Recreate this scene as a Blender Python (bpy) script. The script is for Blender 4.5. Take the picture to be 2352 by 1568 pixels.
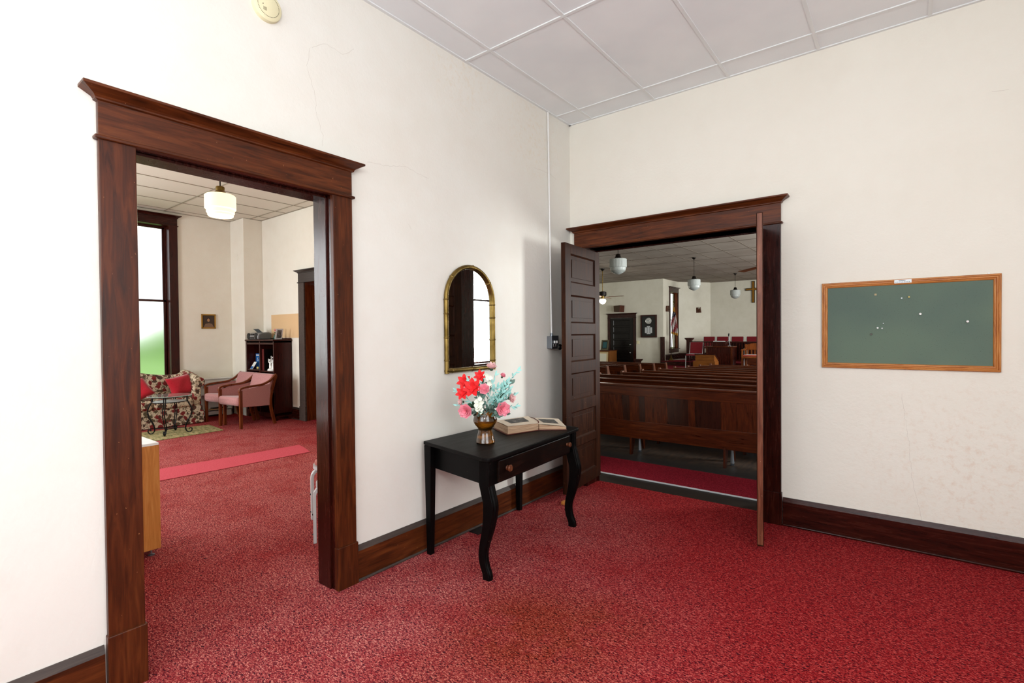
import bpy, bmesh, math, random
from mathutils import Vector, Matrix, noise
random.seed(7)
for o in list(bpy.data.objects): bpy.data.objects.remove(o, do_unlink=True)
S = bpy.context.scene
COL = S.collection
PI = math.pi

# ------------------------------------------------------------------ camera
def make_camera():
    f, yaw, pitch, roll = 1156.303, 0.6614746, -0.01435848, -0.00926159
    cy, sy = math.cos(yaw), math.sin(yaw)
    fwd = Vector((-sy*math.cos(pitch), cy*math.cos(pitch), math.sin(pitch)))
    r0 = Vector((cy, sy, 0)); u0 = r0.cross(fwd)
    r = r0*math.cos(roll) + u0*math.sin(roll); u = r.cross(fwd)
    cd = bpy.data.cameras.new('camera'); cd.sensor_width = 36; cd.lens = f/2352*36
    cd.clip_start = 0.05; cd.clip_end = 200
    co = bpy.data.objects.new('camera', cd); COL.objects.link(co)
    m = Matrix((( r.x, u.x, -fwd.x, 2.5577877), (r.y, u.y, -fwd.y, -4.2232050), (r.z, u.z, -fwd.z, 1.45), (0, 0, 0, 1)))
    co.matrix_world = m
    S.camera = co
make_camera()

# ------------------------------------------------------------------ world, exposure, lamps
S.view_settings.view_transform = 'Standard'; S.view_settings.look = 'None'
S.view_settings.gamma = 1; S.view_settings.use_curve_mapping = False
S.view_settings.exposure = 0.0
w = bpy.data.worlds.new('overcast_sky'); S.world = w; w.use_nodes = True
bg = w.node_tree.nodes['Background']; bg.inputs[0].default_value = (0.93, 0.97, 1.0, 1); bg.inputs[1].default_value = 2.2
def area(name, loc, target, sx, sy, power, color=(1, 1, 1), spread=180):
    l = bpy.data.lights.new(name, 'AREA'); l.shape = 'RECTANGLE'; l.size = sx; l.size_y = sy; l.energy = power; l.color = color
    l.spread = math.radians(spread)
    o = bpy.data.objects.new(name, l); COL.objects.link(o); o.location = loc
    d = Vector(target) - Vector(loc); o.rotation_euler = d.to_track_quat('-Z', 'Y').to_euler(); return o
LOBBY_CEIL = 3.456; LOUNGE_CEIL = 3.62
# area lamps at unseen windows; added bare fill light in place of a flash
area('window_fill_light', (4.42, -3.6, 2.0), (.6, -3.0, 1.0), 2.0, 2.4, 55, (0.93, 0.97, 1.0))
area('window_fill_light', (1.2, -6.2, 2.1), (1.0, 0, 1.2), 2.4, 2.4, 62, (0.93, 0.97, 1.0))  # unseen window behind the camera, added to brighten the lobby
def globe(name, loc, power, color, r=.16):
    l = bpy.data.lights.new(name, 'POINT'); l.energy = power; l.color = color; l.shadow_soft_size = r
    o = bpy.data.objects.new(name, l); COL.objects.link(o); o.location = loc; return o
globe('lobby_fill_light', (2.7, -4.9, 2.4), 98, (0.96, 0.98, 1.0), .2)  # added fill without any fitting, stands in for camera flash
area('window_fill_light', (-5.3, -6.35, 2.0), (-4.0, 0, 1.3), 1.6, 2.4, 230, (0.95, 0.98, 1.0))  # this and the next: unseen lounge windows added to light the room
area('window_fill_light', (-7.85, -4.2, 2.1), (0, -3.8, 1.2), 1.4, 2.4, 180, (0.95, 0.98, 1.0))
for yy in (3.05, 7.3, 11.5):
    area('window_fill_light', (4.25, yy, 1.95), (-3, yy, 1.6), 1.2, 2.1, 390, (0.97, 1.0, 0.98))  # the two farther windows are unseen, added for lighting
globe('church_fill_light', (2.4, 14.6, 2.6), 60, (1.0, .97, .9), .16)  # bare point light added as fill, no lamp hangs here

# ------------------------------------------------------------------ materials
def lin(h):
    h = h.lstrip('#'); c = [int(h[i:i+2], 16)/255 for i in (0, 2, 4)]
    return tuple(x/12.92 if x <= .04045 else ((x+.055)/1.055)**2.4 for x in c) + (1,)
def mat(name, color=(.8, .8, .8, 1), rough=.5, metal=0, spec=.5, coat=0, trans=0, ior=1.45, emit=None, estr=0, sheen=0):
    m = bpy.data.materials.new(name); m.use_nodes = True; b = m.node_tree.nodes['Principled BSDF']
    if isinstance(color, str): color = lin(color)
    b.inputs['Base Color'].default_value = color; b.inputs['Roughness'].default_value = rough; b.inputs['Metallic'].default_value = metal
    b.inputs['Specular IOR Level'].default_value = spec; b.inputs['Coat Weight'].default_value = coat
    b.inputs['Transmission Weight'].default_value = trans; b.inputs['IOR'].default_value = ior; b.inputs['Sheen Weight'].default_value = sheen
    if emit: b.inputs['Emission Color'].default_value = lin(emit) if isinstance(emit, str) else emit; b.inputs['Emission Strength'].default_value = estr
    return m
class NT:
    def __init__(s, m): s.t = m.node_tree; s.b = s.t.nodes['Principled BSDF']; s.tc = s.t.nodes.new('ShaderNodeTexCoord')
    def n(s, k, **kw):
        x = s.t.nodes.new(k)
        for a, v in kw.items(): setattr(x, a, v)
        return x
    def l(s, a, b): s.t.links.new(a, b)
    def mapping(s, scale=(1, 1, 1), rot=(0, 0, 0), src='Object'):
        m = s.n('ShaderNodeMapping'); m.inputs['Scale'].default_value = scale; m.inputs['Rotation'].default_value = rot
        if src == 'World': g = s.n('ShaderNodeNewGeometry'); s.l(g.outputs['Position'], m.inputs[0])
        else: s.l(s.tc.outputs[src], m.inputs[0])
        return m.outputs[0]
    def noise(s, vec, scale, detail=3, rough=.5, dist=0):
        x = s.n('ShaderNodeTexNoise'); x.inputs['Scale'].default_value = scale; x.inputs['Detail'].default_value = detail
        x.inputs['Roughness'].default_value = rough; x.inputs['Distortion'].default_value = dist; s.l(vec, x.inputs['Vector']); return x.outputs['Fac']
    def ramp(s, fac, stops, interp='LINEAR'):
        x = s.n('ShaderNodeValToRGB'); x.color_ramp.interpolation = interp; e = x.color_ramp.elements
        while len(e) < len(stops): e.new(.5)
        for i, (p, c) in enumerate(stops): e[i].position = p; e[i].color = lin(c) if isinstance(c, str) else c
        s.l(fac, x.inputs[0]); return x.outputs[0]
    def mix(s, fac, a, b, mode='MIX'):
        x = s.n('ShaderNodeMix', data_type='RGBA', blend_type=mode)
        for k, v in (('Factor', fac), ('A', a), ('B', b)):
            i = [q for q in x.inputs if q.name == k and (q.type == 'RGBA' or k == 'Factor') and q.enabled][0] if k != 'Factor' else x.inputs[0]
            if hasattr(v, 'type') and hasattr(v, 'links'): s.l(v, i)
            elif k == 'Factor': i.default_value = v
            else: i.default_value = lin(v) if isinstance(v, str) else v
        return x.outputs[2]
    def math(s, op, a, b=0.0):
        x = s.n('ShaderNodeMath', operation=op)
        for i, v in enumerate((a, b)):
            if hasattr(v, 'links'): s.l(v, x.inputs[i])
            else: x.inputs[i].default_value = v
        return x.outputs[0]
    def bump(s, h, strength=.2, dist=.01):
        x = s.n('ShaderNodeBump'); x.inputs['Strength'].default_value = strength; x.inputs['Distance'].default_value = dist
        s.l(h, x.inputs['Height']); s.l(x.outputs[0], s.b.inputs['Normal'])
    def blob(s, vec, c, r, soft):
        d = s.n('ShaderNodeVectorMath', operation='DISTANCE'); s.l(vec, d.inputs[0]); d.inputs[1].default_value = c
        mr = s.n('ShaderNodeMapRange'); mr.inputs[1].default_value = r; mr.inputs[2].default_value = r+soft
        mr.inputs[3].default_value = 1; mr.inputs[4].default_value = 0; s.l(d.outputs['Value'], mr.inputs[0]); return mr.outputs[0]

def wood(name, c0, c1, c2, axis='z', rough=.32, scale=1.0, coat=.0, bump=.04, chips=None, spec=.3):
    m = mat(name, rough=rough, coat=coat, spec=spec); N = NT(m); N.b.inputs['Coat Roughness'].default_value = .2
    k = {'x': (1.2, 14, 14), 'y': (14, 1.2, 14), 'z': (14, 14, 1.2)}[axis]
    v = N.mapping(tuple(q*scale for q in k))
    g = N.noise(v, 3.0, 6, .62, .8); v2 = N.mapping((1.3, 1.3, 1.3)); bl = N.noise(v2, 1.6, 2)
    col = N.ramp(g, [(.3, c0), (.52, c1), (.75, c2)])
    col = N.mix(N.math('MULTIPLY', bl, .55), col, c0)
    if chips:
        sp = N.noise(N.mapping((1, 1, .6)), 95, 2, .6); ms = N.ramp(sp, [(.75, (0, 0, 0, 1)), (.765, (1, 1, 1, 1))])
        col = N.mix(ms, col, chips)
    N.l(col, N.b.inputs['Base Color'])
    rr = N.math('ADD', N.math('MULTIPLY', g, .18), rough-.09); N.l(rr, N.b.inputs['Roughness'])
    N.bump(g, bump, .004); return m
M = {}
def trimwood(nm, ax, rough=.34, c=('#2c1207', '#52240d', '#6d3716')): M[nm] = wood(nm, *c, ax, rough, chips='#8a5c3a')
trimwood('trim_z', 'z'); trimwood('trim_x', 'x', c=('#2e1408', '#5e2c11', '#7c421c')); trimwood('trim_y', 'y', c=('#2e1408', '#5a2a10', '#763e1a'))
for ax in 'xyz': M['dark_'+ax] = wood('dark_'+ax, '#1c0805', '#350f08', '#4a1a0d', ax, .26, coat=.1)
M['dusty'] = wood('dusty', '#39302c', '#4b413c', '#5a4e47', 'y', .55, coat=0)
M['dusty_x'] = wood('dusty_x', '#241c1a', '#3a302c', '#4a403a', 'x', .45, coat=.1)
M['leaf'] = wood('leaf', '#1d0e08', '#341a0e', '#4a2b18', 'z', .42, spec=.1, chips='#9a6a48')
M['leaf_x'] = wood('leaf_x', '#26110b', '#432013', '#57301f', 'y', .34)
M['wornwood'] = wood('wornwood', '#4a2418', '#7a4630', '#9c6a50', 'z', .38, chips='#c8a98c')
for ax in 'xyz': M['pew_'+ax] = wood('pew_'+ax, '#2a0f05', '#50200a', '#6e3612', ax, .3, coat=.1)
M['pew_d'] = wood('pew_d', '#1c0a05', '#321408', '#44200c', 'z', .3, coat=.35)
M['pewend'] = wood('pewend', '#3a2015', '#5c3828', '#75523e', 'z', .35)
M['black_table'] = wood('black_table', '#030303', '#060505', '#0d0b0a', 'y', .45, spec=.13, bump=.06, chips='#5a4a3e')
M['black_front'] = wood('black_front', '#050302', '#120805', '#34180b', 'y', .35, scale=1.6, spec=.25, bump=.08)
M['chippy'] = wood('chippy', '#3a1c10', '#6b3a22', '#a8714c', 'z', .4, scale=2)
M['oak'] = wood('oak', '#8f4e1e', '#c8813c', '#dfa561', 'x', .35, scale=2.2)
M['oak_z'] = wood('oak_z', '#8f4e1e', '#c8813c', '#dfa561', 'z', .35, scale=2.2)
M['maple'] = wood('maple', '#ac6a2e', '#cb8440', '#d99a56', 'z', .45)
M['lectern'] = wood('lectern', '#5a3010', '#7c4818', '#8e5722', 'x', .4)
M['chairwood'] = wood('chairwood', '#4a1f0a', '#75381a', '#8f4e27', 'z', .3)
M['orangewood'] = wood('orangewood', '#5e2c0c', '#84451a', '#9a5826', 'z', .35)
M['cherry_z'] = wood('cherry_z', '#1f0806', '#3a120c', '#4d1a10', 'z', .3)
M['threshold'] = wood('threshold', '#14110f', '#2b241f', '#3d352f', 'x', .5, coat=0, bump=.1)
M['deadwood'] = wood('deadwood', '#0a0706', '#140f0e', '#1c1614', 'z', .3)

def wallmat(name, base, dark, stains=()):
    m = mat(name, rough=.55, spec=.35); N = NT(m); v = N.mapping(src='World')
    big = N.noise(v, .9, 4, .6); mid = N.noise(v, 6, 4, .6)
    col = N.ramp(N.math('ADD', N.math('MULTIPLY', big, .7), N.math('MULTIPLY', mid, .3)), [(.35, dark), (.6, base)])
    for c, r, s, tone in stains:
        f = N.math('MULTIPLY', N.blob(v, c, r, s), N.math('MULTIPLY', N.ramp(N.noise(v, 22, 8, .75), [(.5, (0, 0, 0, 1)), (.68, (1, 1, 1, 1))]), .5))
        col = N.mix(f, col, tone)
    N.l(col, N.b.inputs['Base Color'])
    h = N.math('ADD', N.noise(v, 45, 4, .6), N.math('MULTIPLY', N.noise(v, 5, 3), 1.5)); N.bump(h, .22, .006); return m
M['wall'] = wallmat('wall_plaster', '#e8e6de', '#e4e0d6', [((0, -.6, 3.2), .05, .5, '#dcc7a6'), ((0, -1.5, 3.4), .05, .4, '#dcc7a6')])
M['wall_right'] = wallmat('wall_plaster_cream', '#eae7dc', '#e6e2d6', [((2.9, 0, .55), .05, .75, '#d6b79c')])
M['wall_lounge'] = wallmat('wall_lounge_plaster', '#e8e5da', '#e2ddd0')
M['wall_church'] = wallmat('wall_church_plaster', '#dedacb', '#d2cdbc')
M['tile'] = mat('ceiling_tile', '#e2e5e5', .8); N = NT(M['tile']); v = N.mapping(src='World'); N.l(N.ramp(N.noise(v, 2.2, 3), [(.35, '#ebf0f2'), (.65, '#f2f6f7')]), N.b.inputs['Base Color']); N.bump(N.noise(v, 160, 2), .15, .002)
M['grid'] = mat('ceiling_grid', '#e6eaea', .5)
M['tile_lounge'] = mat('ceiling_tile_lounge', '#dcd8cb', .8)
M['grid_dark'] = mat('ceiling_grid_aged', '#96907f', .6)
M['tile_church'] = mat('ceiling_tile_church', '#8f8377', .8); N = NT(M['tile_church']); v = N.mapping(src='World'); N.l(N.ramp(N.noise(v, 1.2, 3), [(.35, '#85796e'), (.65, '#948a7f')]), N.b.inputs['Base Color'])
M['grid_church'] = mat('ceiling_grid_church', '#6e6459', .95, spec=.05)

def carpet(name, dark, red, pink, scale=1.0, worn=(), bump=.5, pale=None, brown=None, worn_lit_at=(), brownat=()):
    m = mat(name, rough=.95, spec=.08); N = NT(m)
    v = N.mapping((1.0, 2.2, 1), (0, 0, math.radians(38)), 'World'); v0 = N.mapping(src='World')
    f = N.noise(v, 72*scale, 2, .65, 1.1); f2 = N.noise(v0, 120*scale, 2, .5)
    ff = N.math('ADD', N.math('MULTIPLY', f, .72), N.math('MULTIPLY', f2, .28))
    def R(c): return N.ramp(ff, [(.425, c[0]), (.468, c[1]), (.525, c[1]), (.60, c[2])])
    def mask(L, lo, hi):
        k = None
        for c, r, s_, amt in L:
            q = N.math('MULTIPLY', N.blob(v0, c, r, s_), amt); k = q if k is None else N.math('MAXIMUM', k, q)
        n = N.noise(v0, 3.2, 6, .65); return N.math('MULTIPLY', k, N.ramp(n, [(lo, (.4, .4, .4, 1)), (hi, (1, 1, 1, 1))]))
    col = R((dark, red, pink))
    if worn_lit_at: col = N.mix(mask(worn_lit_at, .35, .55), col, R(pale))  # pale ramp: real wear, plus flash-lit brightness painted into the colour
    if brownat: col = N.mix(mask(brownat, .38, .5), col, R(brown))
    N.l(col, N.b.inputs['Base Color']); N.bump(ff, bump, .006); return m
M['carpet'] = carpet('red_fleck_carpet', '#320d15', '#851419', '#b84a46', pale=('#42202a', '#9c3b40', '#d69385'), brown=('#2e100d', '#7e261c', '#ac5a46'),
    worn_lit_at=[((.2, -2.5, 0), .5, 1.5, .9), ((.9, -3.4, 0), .6, 1.0, .85), ((-2.6, -2.0, 0), 1.2, 1.5, .95), ((-5.2, -1.6, 0), 1.2, 1.2, .9), ((.5, -1.1, 0), .2, .8, .7), ((.35, -.55, 0), .1, .5, .6), ((.65, -2.25, 0), .05, .45, 1.0)],  # worn spots and the brighter-lit side; the dimmer right keeps deep red
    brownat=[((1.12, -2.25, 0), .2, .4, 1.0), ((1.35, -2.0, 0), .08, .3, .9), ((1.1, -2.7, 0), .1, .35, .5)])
M['carpet_church'] = carpet('plain_crimson_carpet', '#4a0d18', '#7e1726', '#9a2c3a', 1.3, bump=.3)
M['runner'] = carpet('rose_runner', '#a33b48', '#c24d59', '#cf6570', 2.0, bump=.1)
M['floorboards'] = mat('painted_floorboards', rough=.5); N = NT(M['floorboards']); v = N.mapping((1, 1, 1), src='World')
st = N.n('ShaderNodeSeparateXYZ'); N.l(v, st.inputs[0])
wear = N.math('MULTIPLY', N.blob(N.mapping((0.0, 1, 1), src='World'), (0, 1.75, 0), .15, .35), N.ramp(N.noise(N.mapping((8, 1.5, 1), src='World'), 3, 5), [(.35, (.2, .2, .2, 1)), (.6, (1, 1, 1, 1))]))
N.l(N.mix(wear, '#2c2b2b', '#5a4a3e'), N.b.inputs['Base Color'])
M['brass'] = mat('antique_brass', '#9a7a3a', .4, 1); N = NT(M['brass']); N.l(N.ramp(N.noise(N.mapping(), 14, 3), [(.35, '#604c22'), (.65, '#8a7340')]), N.b.inputs['Base Color'])
M['mirror'] = mat('mirror_glass', (.86, .88, .88, 1), .01, 1)
M['steel'] = mat('galvanised_steel', '#8b9198', .38, .9)
M['chrome'] = mat('chrome', '#b9bcc0', .22, 1)
M['blackmetal'] = mat('black_metal', '#0d0d0e', .35, .4)
M['iron'] = mat('wrought_iron', '#121415', .45, .6)
M['bronze'] = mat('dark_bronze', '#1a1410', .4, .6)
M['ivory'] = mat('ivory_plastic', '#e6dfb9', .45)
M['ivorydark'] = mat('slot_shadow_plastic', '#57492a', .6)
M['whitepaint'] = mat('white_paint', '#e9e9e6', .4)
M['palegrey'] = mat('pale_grey_plastic', '#c9ccce', .4)
M['white'] = mat('white_glazed', '#f2f2ef', .3)
M['green_felt'] = mat('green_felt', rough=.9, spec=.15); N = NT(M['green_felt']); v = N.mapping()
c = N.ramp(N.noise(v, 1.8, 2), [(.4, '#607167'), (.6, '#697b6c')]); sp = N.ramp(N.noise(v, 260, 2), [(.68, (0, 0, 0, 1)), (.72, (1, 1, 1, 1))]); c = N.mix(sp, c, '#3a4237'); N.l(c, N.b.inputs['Base Color'])
M['milk'] = mat('milk_glass_lit', '#fff6d8', .3, emit='#ffefc4', estr=.95)
M['milk_off'] = mat('ribbed_milk_glass', '#a3a8a5', .4, coat=.1)
M['bulb'] = mat('lit_globe', '#ffffff', .3, emit='#fff4dd', estr=7)
M['frost'] = mat('frosted_pane', (1, 1, 1, 1), .3, trans=1, ior=1.12)
M['clear'] = mat('clear_pane', (1, 1, 1, 1), 0, trans=1, ior=1.02)
def clear():
    m = M['clear']; t = m.node_tree; o = t.nodes['Material Output']; a = t.nodes.new('ShaderNodeBsdfTransparent'); g = t.nodes.new('ShaderNodeBsdfGlossy'); g.inputs['Roughness'].default_value = .02
    x = t.nodes.new('ShaderNodeMixShader'); x.inputs[0].default_value = .05; t.links.new(a.outputs[0], x.inputs[1]); t.links.new(g.outputs[0], x.inputs[2]); t.links.new(x.outputs[0], o.inputs[0])
clear()
M['lawn'] = mat('lawn', rough=.9); N = NT(M['lawn']); N.l(N.ramp(N.noise(N.mapping(src='World'), 1.2, 3), [(.3, '#5f8a35'), (.7, '#769e48')]), N.b.inputs['Base Color'])
M['amber'] = mat('amber_glaze', rough=.12, coat=.8, spec=.7); N = NT(M['amber']); N.l(N.ramp(N.noise(N.mapping((1, 1, 3)), 9, 3), [(.35, '#1f1404'), (.5, '#4e2d06'), (.68, '#8a520d')]), N.b.inputs['Base Color'])
M['paper'] = mat('aged_paper', '#dccdb8', .8)
M['pageedge'] = mat('page_edges', rough=.8); N = NT(M['pageedge']); N.l(N.ramp(N.noise(N.mapping((1, 1, 90)), 5, 3), [(.35, '#8c6a50'), (.5, '#b9977a'), (.65, '#cfb193')]), N.b.inputs['Base Color'])
M['engraving'] = mat('grey_engraving', rough=.8); N = NT(M['engraving']); N.l(N.ramp(N.noise(N.mapping(), 38, 6, .7), [(.35, '#2e2c2a'), (.55, '#5d5a56'), (.7, '#9a958d')]), N.b.inputs['Base Color'])
M['leather'] = mat('red_brown_leather', '#5a2a20', .5)
def fabric(nm, a, b, sc=150, rough=.9):
    m = mat(nm, rough=rough, spec=.2, sheen=.3); N = NT(m); n = N.noise(N.mapping(), sc, 3, .7); N.l(N.ramp(n, [(.35, a), (.65, b)]), N.b.inputs['Base Color']); N.bump(n, .3, .003); return m
M['pinkfab'] = fabric('dusty_pink_fabric', '#9e6a6a', '#bf8d8b')
M['redpillow'] = fabric('red_cushion_cloth', '#96111f', '#b81f30')
M['redvinyl'] = fabric('dark_red_upholstery', '#5f0410', '#7a0a18', 60, .6)
M['redseat'] = fabric('orange_red_seat', '#93301c', '#b0442a', 60, .6)
M['floral'] = mat('floral_upholstery', rough=.85, spec=.2); N = NT(M['floral'])
v = N.mapping((1, 1, 1)); 
def vor(N, vec, sc, out='Distance', rnd=1.0):
    x = N.n('ShaderNodeTexVoronoi'); x.inputs['Scale'].default_value = sc; x.inputs['Randomness'].default_value = rnd; N.l(vec, x.inputs['Vector']); return x.outputs[out]
wv = N.n('ShaderNodeTexNoise'); wv.inputs['Scale'].default_value = 22; N.l(v, wv.inputs['Vector']); wm = N.n('ShaderNodeVectorMath', operation='SCALE'); wm.inputs['Scale'].default_value = .07; N.l(wv.outputs['Color'], wm.inputs[0])
wa = N.n('ShaderNodeVectorMath', operation='ADD'); N.l(v, wa.inputs[0]); N.l(wm.outputs[0], wa.inputs[1]); wv = wa.outputs[0]
d1 = vor(N, wv, 14.5); cc = vor(N, wv, 14.5, 'Color'); sx = N.n('ShaderNodeSeparateColor'); N.l(cc, sx.inputs[0])
blob = N.ramp(d1, [(.50, (1, 1, 1, 1)), (.53, (0, 0, 0, 1))]); pc = N.ramp(sx.outputs[0], [(0, '#4a3a30'), (.34, '#4a3a30'), (.36, '#7a2c2c'), (.7, '#6b2a2a'), (.72, '#5a4f3c')], 'CONSTANT')
vein = N.ramp(N.noise(wv, 16, 2), [(.47, (0, 0, 0, 1)), (.49, (1, 1, 1, 1)), (.51, (1, 1, 1, 1)), (.53, (0, 0, 0, 1))])
c = N.mix(vein, '#cdbea4', '#564a3a'); inner = N.mix(N.ramp(vor(N, wv, 26), [(.2, (0, 0, 0, 1)), (.3, (1, 1, 1, 1))]), '#8a3f3a', pc); c = N.mix(blob, c, inner); N.l(c, N.b.inputs['Base Color'])
M['rug'] = mat('olive_patterned_rug', rough=.95); N = NT(M['rug']); N.l(N.ramp(N.noise(N.mapping((1, 3, 1)), 9, 5, .7), [(.3, '#4d4a2c'), (.45, '#7e7747'), (.55, '#a39c70'), (.68, '#c08a5c')]), N.b.inputs['Base Color'])
M['rugedge'] = mat('dark_rug_edge', '#1f1a15', .9)
M['tabglass'] = mat('green_edge_glass', (.62, .8, .76, 1), .03, trans=.75, ior=1.45, coat=.5)
M['cork'] = mat('tan_board', '#d9b78b', .7)
M['bluebook'] = mat('blue_cover', '#1c5fa0', .4); M['redbook'] = mat('maroon_cover', '#5e1d1c', .4); M['yellow'] = mat('pale_yellow', '#cbb86a', .5)
M['gold'] = mat('gold_paint', '#a87c2c', .35, .6); M['crossgold'] = mat('mustard_paint', '#8a5c08', .5)
M['portrait'] = mat('sepia_print', '#3a2a20', .6); M['skin'] = mat('sepia_face', '#a57c58', .7); M['hair'] = mat('sepia_hair', '#24160e', .8); M['robe'] = mat('sepia_robe', '#7a5f4c', .8)
M['silverplastic'] = mat('silver_plastic', '#9ea2a4', .3, .3); M['greyplastic'] = mat('grey_plastic', '#5c6163', .4); M['blackplastic'] = mat('black_plastic', '#101113', .4)
M['tealprint'] = mat('teal_print', '#27565a', .6); M['palemat'] = mat('pale_mat', '#d6d3c0', .7); M['palegold'] = mat('pale_gold_frame', '#b7a479', .5)
M['olivegold'] = mat('olive_frame', '#55503a', .5)
M['navy'] = mat('navy_cloth', '#12142e', .8); M['flagred'] = mat('flag_red', '#8a1626', .8); M['flagwhite'] = mat('flag_white', '#d8d2cf', .8); M['fringe'] = mat('gold_fringe', '#c08a2c', .6)
M['rose'] = mat('pink_silk', '#fba3b4', .6); M['rosepale'] = mat('pale_pink_silk', '#fcd3d2', .6); M['poins'] = mat('scarlet_silk', '#e0181c', .6); M['leafdark'] = mat('dark_green_leaf', '#2c4a30', .6)
M['aqua'] = mat('aqua_leaf', '#a4ddd6', .6); M['sage'] = mat('sage_leaf', '#6f8e82', .6); M['cream'] = mat('cream_petal', '#e9f0df', .6); M['stem'] = mat('green_stem', '#5b7a50', .6)
M['crack'] = mat('plaster_crack', '#c2bab0', .9); M['nail'] = mat('nail_steel', '#4c4844', .4, .7)

# ------------------------------------------------------------------ mesh helpers
ROOT = {}
def rloc(p):
    v = Vector((0, 0, 0))
    while p is not None:
        if p.name in ROOT: return ROOT[p.name]
        p = p.parent
    return v
class MB:
    def __init__(s): s.v = []; s.f = []; s.m = []; s.mi = 0
    def add(s, vs, fs):
        k = len(s.v); s.v += [tuple(q) for q in vs]; s.f += [tuple(i+k for i in f) for f in fs]; s.m += [s.mi]*len(fs); return s
    def box(s, x0, x1, y0, y1, z0, z1):
        x0, x1 = min(x0, x1), max(x0, x1); y0, y1 = min(y0, y1), max(y0, y1); z0, z1 = min(z0, z1), max(z0, z1)
        return s.add([(x0, y0, z0), (x1, y0, z0), (x1, y1, z0), (x0, y1, z0), (x0, y0, z1), (x1, y0, z1), (x1, y1, z1), (x0, y1, z1)],
                     [(0, 3, 2, 1), (4, 5, 6, 7), (0, 1, 5, 4), (1, 2, 6, 5), (2, 3, 7, 6), (3, 0, 4, 7)])
    def prism(s, pts, z0, z1, fn=None):
        """pts: 2D outline (a,b); fn(a,b,h)->xyz, default (a,b,h)."""
        fn = fn or (lambda a, b, h: (a, b, h)); n = len(pts)
        area_ = sum(pts[i][0]*pts[(i+1) % n][1]-pts[(i+1) % n][0]*pts[i][1] for i in range(n))
        vs = [fn(a, b, z0) for a, b in pts] + [fn(a, b, z1) for a, b in pts]
        return s.add(vs, [tuple(range(n))[::-1], tuple(range(n, 2*n))] + [(i, (i+1) % n, n+(i+1) % n, n+i) for i in range(n)])
    def hexa(s, b, t):
        return s.add(list(b)+list(t), [(0, 3, 2, 1), (4, 5, 6, 7), (0, 1, 5, 4), (1, 2, 6, 5), (2, 3, 7, 6), (3, 0, 4, 7)])
    def lathe(s, prof, c=(0, 0, 0), n=24, axis='z', rib=0, ribs=0):
        vs = []; m = len(prof)
        for (r, h) in prof:
            for i in range(n):
                a = 2*PI*i/n; rr = r*(1-(rib if ribs and i % 2 else 0)); x, y = rr*math.cos(a), rr*math.sin(a)
                p = {'z': (x, y, h), 'x': (h, x, y), 'y': (x, h, y)}[axis]; vs.append((c[0]+p[0], c[1]+p[1], c[2]+p[2]))
        fs = [(j*n+i, j*n+(i+1) % n, (j+1)*n+(i+1) % n, (j+1)*n+i) for j in range(m-1) for i in range(n)]
        if prof[0][0] > 1e-5: fs.append(tuple(range(n))[::-1])
        if prof[-1][0] > 1e-5: fs.append(tuple((m-1)*n+i for i in range(n)))
        return s.add(vs, fs)
    def ball(s, c, rx, ry=None, rz=None, n=12, m=8):
        ry = ry or rx; rz = rz or rx; vs = [(c[0], c[1], c[2]-rz)]
        for j in range(1, m):
            t = -PI/2+PI*j/m
            for i in range(n): a = 2*PI*i/n; vs.append((c[0]+rx*math.cos(t)*math.cos(a), c[1]+ry*math.cos(t)*math.sin(a), c[2]+rz*math.sin(t)))
        vs.append((c[0], c[1], c[2]+rz)); fs = [(0, 1+(i+1) % n, 1+i) for i in range(n)]
        for j in range(m-2): fs += [(1+j*n+i, 1+j*n+(i+1) % n, 1+(j+1)*n+(i+1) % n, 1+(j+1)*n+i) for i in range(n)]
        k = 1+(m-2)*n; fs += [(k+i, k+(i+1) % n, len(vs)-1) for i in range(n)]
        return s.add(vs, fs)
    def sweep(s, path, sec, up=(0, 0, 1), closed=False, scales=None):
        """sec: list of (a,b) around; path: points; oriented by up."""
        P = [Vector(p) for p in path]; n = len(sec); up = Vector(up); vs = []
        for i, p in enumerate(P):
            if closed: t = (P[(i+1) % len(P)]-P[i-1]).normalized()
            else: t = ((P[i+1] if i+1 < len(P) else P[i])-(P[i-1] if i else P[i])).normalized()
            side = t.cross(up)
            if side.length < 1e-4: side = t.cross(Vector((1, 0, 0)) if abs(t.x) < .9 else Vector((0, 1, 0)))
            side.normalize(); u = side.cross(t); k = scales[i] if scales else 1
            for a, b in sec: vs.append(p+side*a*k+u*b*k)
        L = len(P); fs = []
        for j in range(L if closed else L-1):
            for i in range(n): fs.append((j*n+i, j*n+(i+1) % n, ((j+1) % L)*n+(i+1) % n, ((j+1) % L)*n+i))
        if not closed: fs += [tuple(range(n))[::-1], tuple((L-1)*n+i for i in range(n))]
        return s.add(vs, fs)
    def tube(s, path, r, n=8, closed=False, scales=None, up=(0, 0, 1)):
        return s.sweep(path, [(r*math.cos(2*PI*i/n), r*math.sin(2*PI*i/n)) for i in range(n)], up, closed, scales)
    def bar(s, path, a, b, up=(0, 0, 1), scales=None):
        return s.sweep(path, [(-a/2, -b/2), (a/2, -b/2), (a/2, b/2), (-a/2, b/2)], up, False, scales)
    def build(s, name, material, parent=None, bevel=0, smooth=False, sub=0, kind=None, segs=2):
        me = bpy.data.meshes.new(name); o = bpy.data.objects.new(name, me); COL.objects.link(o)
        off = rloc(parent) if parent is not None else Vector((0, 0, 0))
        me.from_pydata([tuple(Vector(q)-off) for q in s.v], [], s.f)
        mats = material if isinstance(material, (list, tuple)) else [material]
        for q in mats: me.materials.append(M[q] if isinstance(q, str) else q)
        if len(mats) > 1: me.polygons.foreach_set('material_index', s.m)
        bm = bmesh.new(); bm.from_mesh(me); bmesh.ops.recalc_face_normals(bm, faces=bm.faces); bm.to_mesh(me); bm.free()
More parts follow.
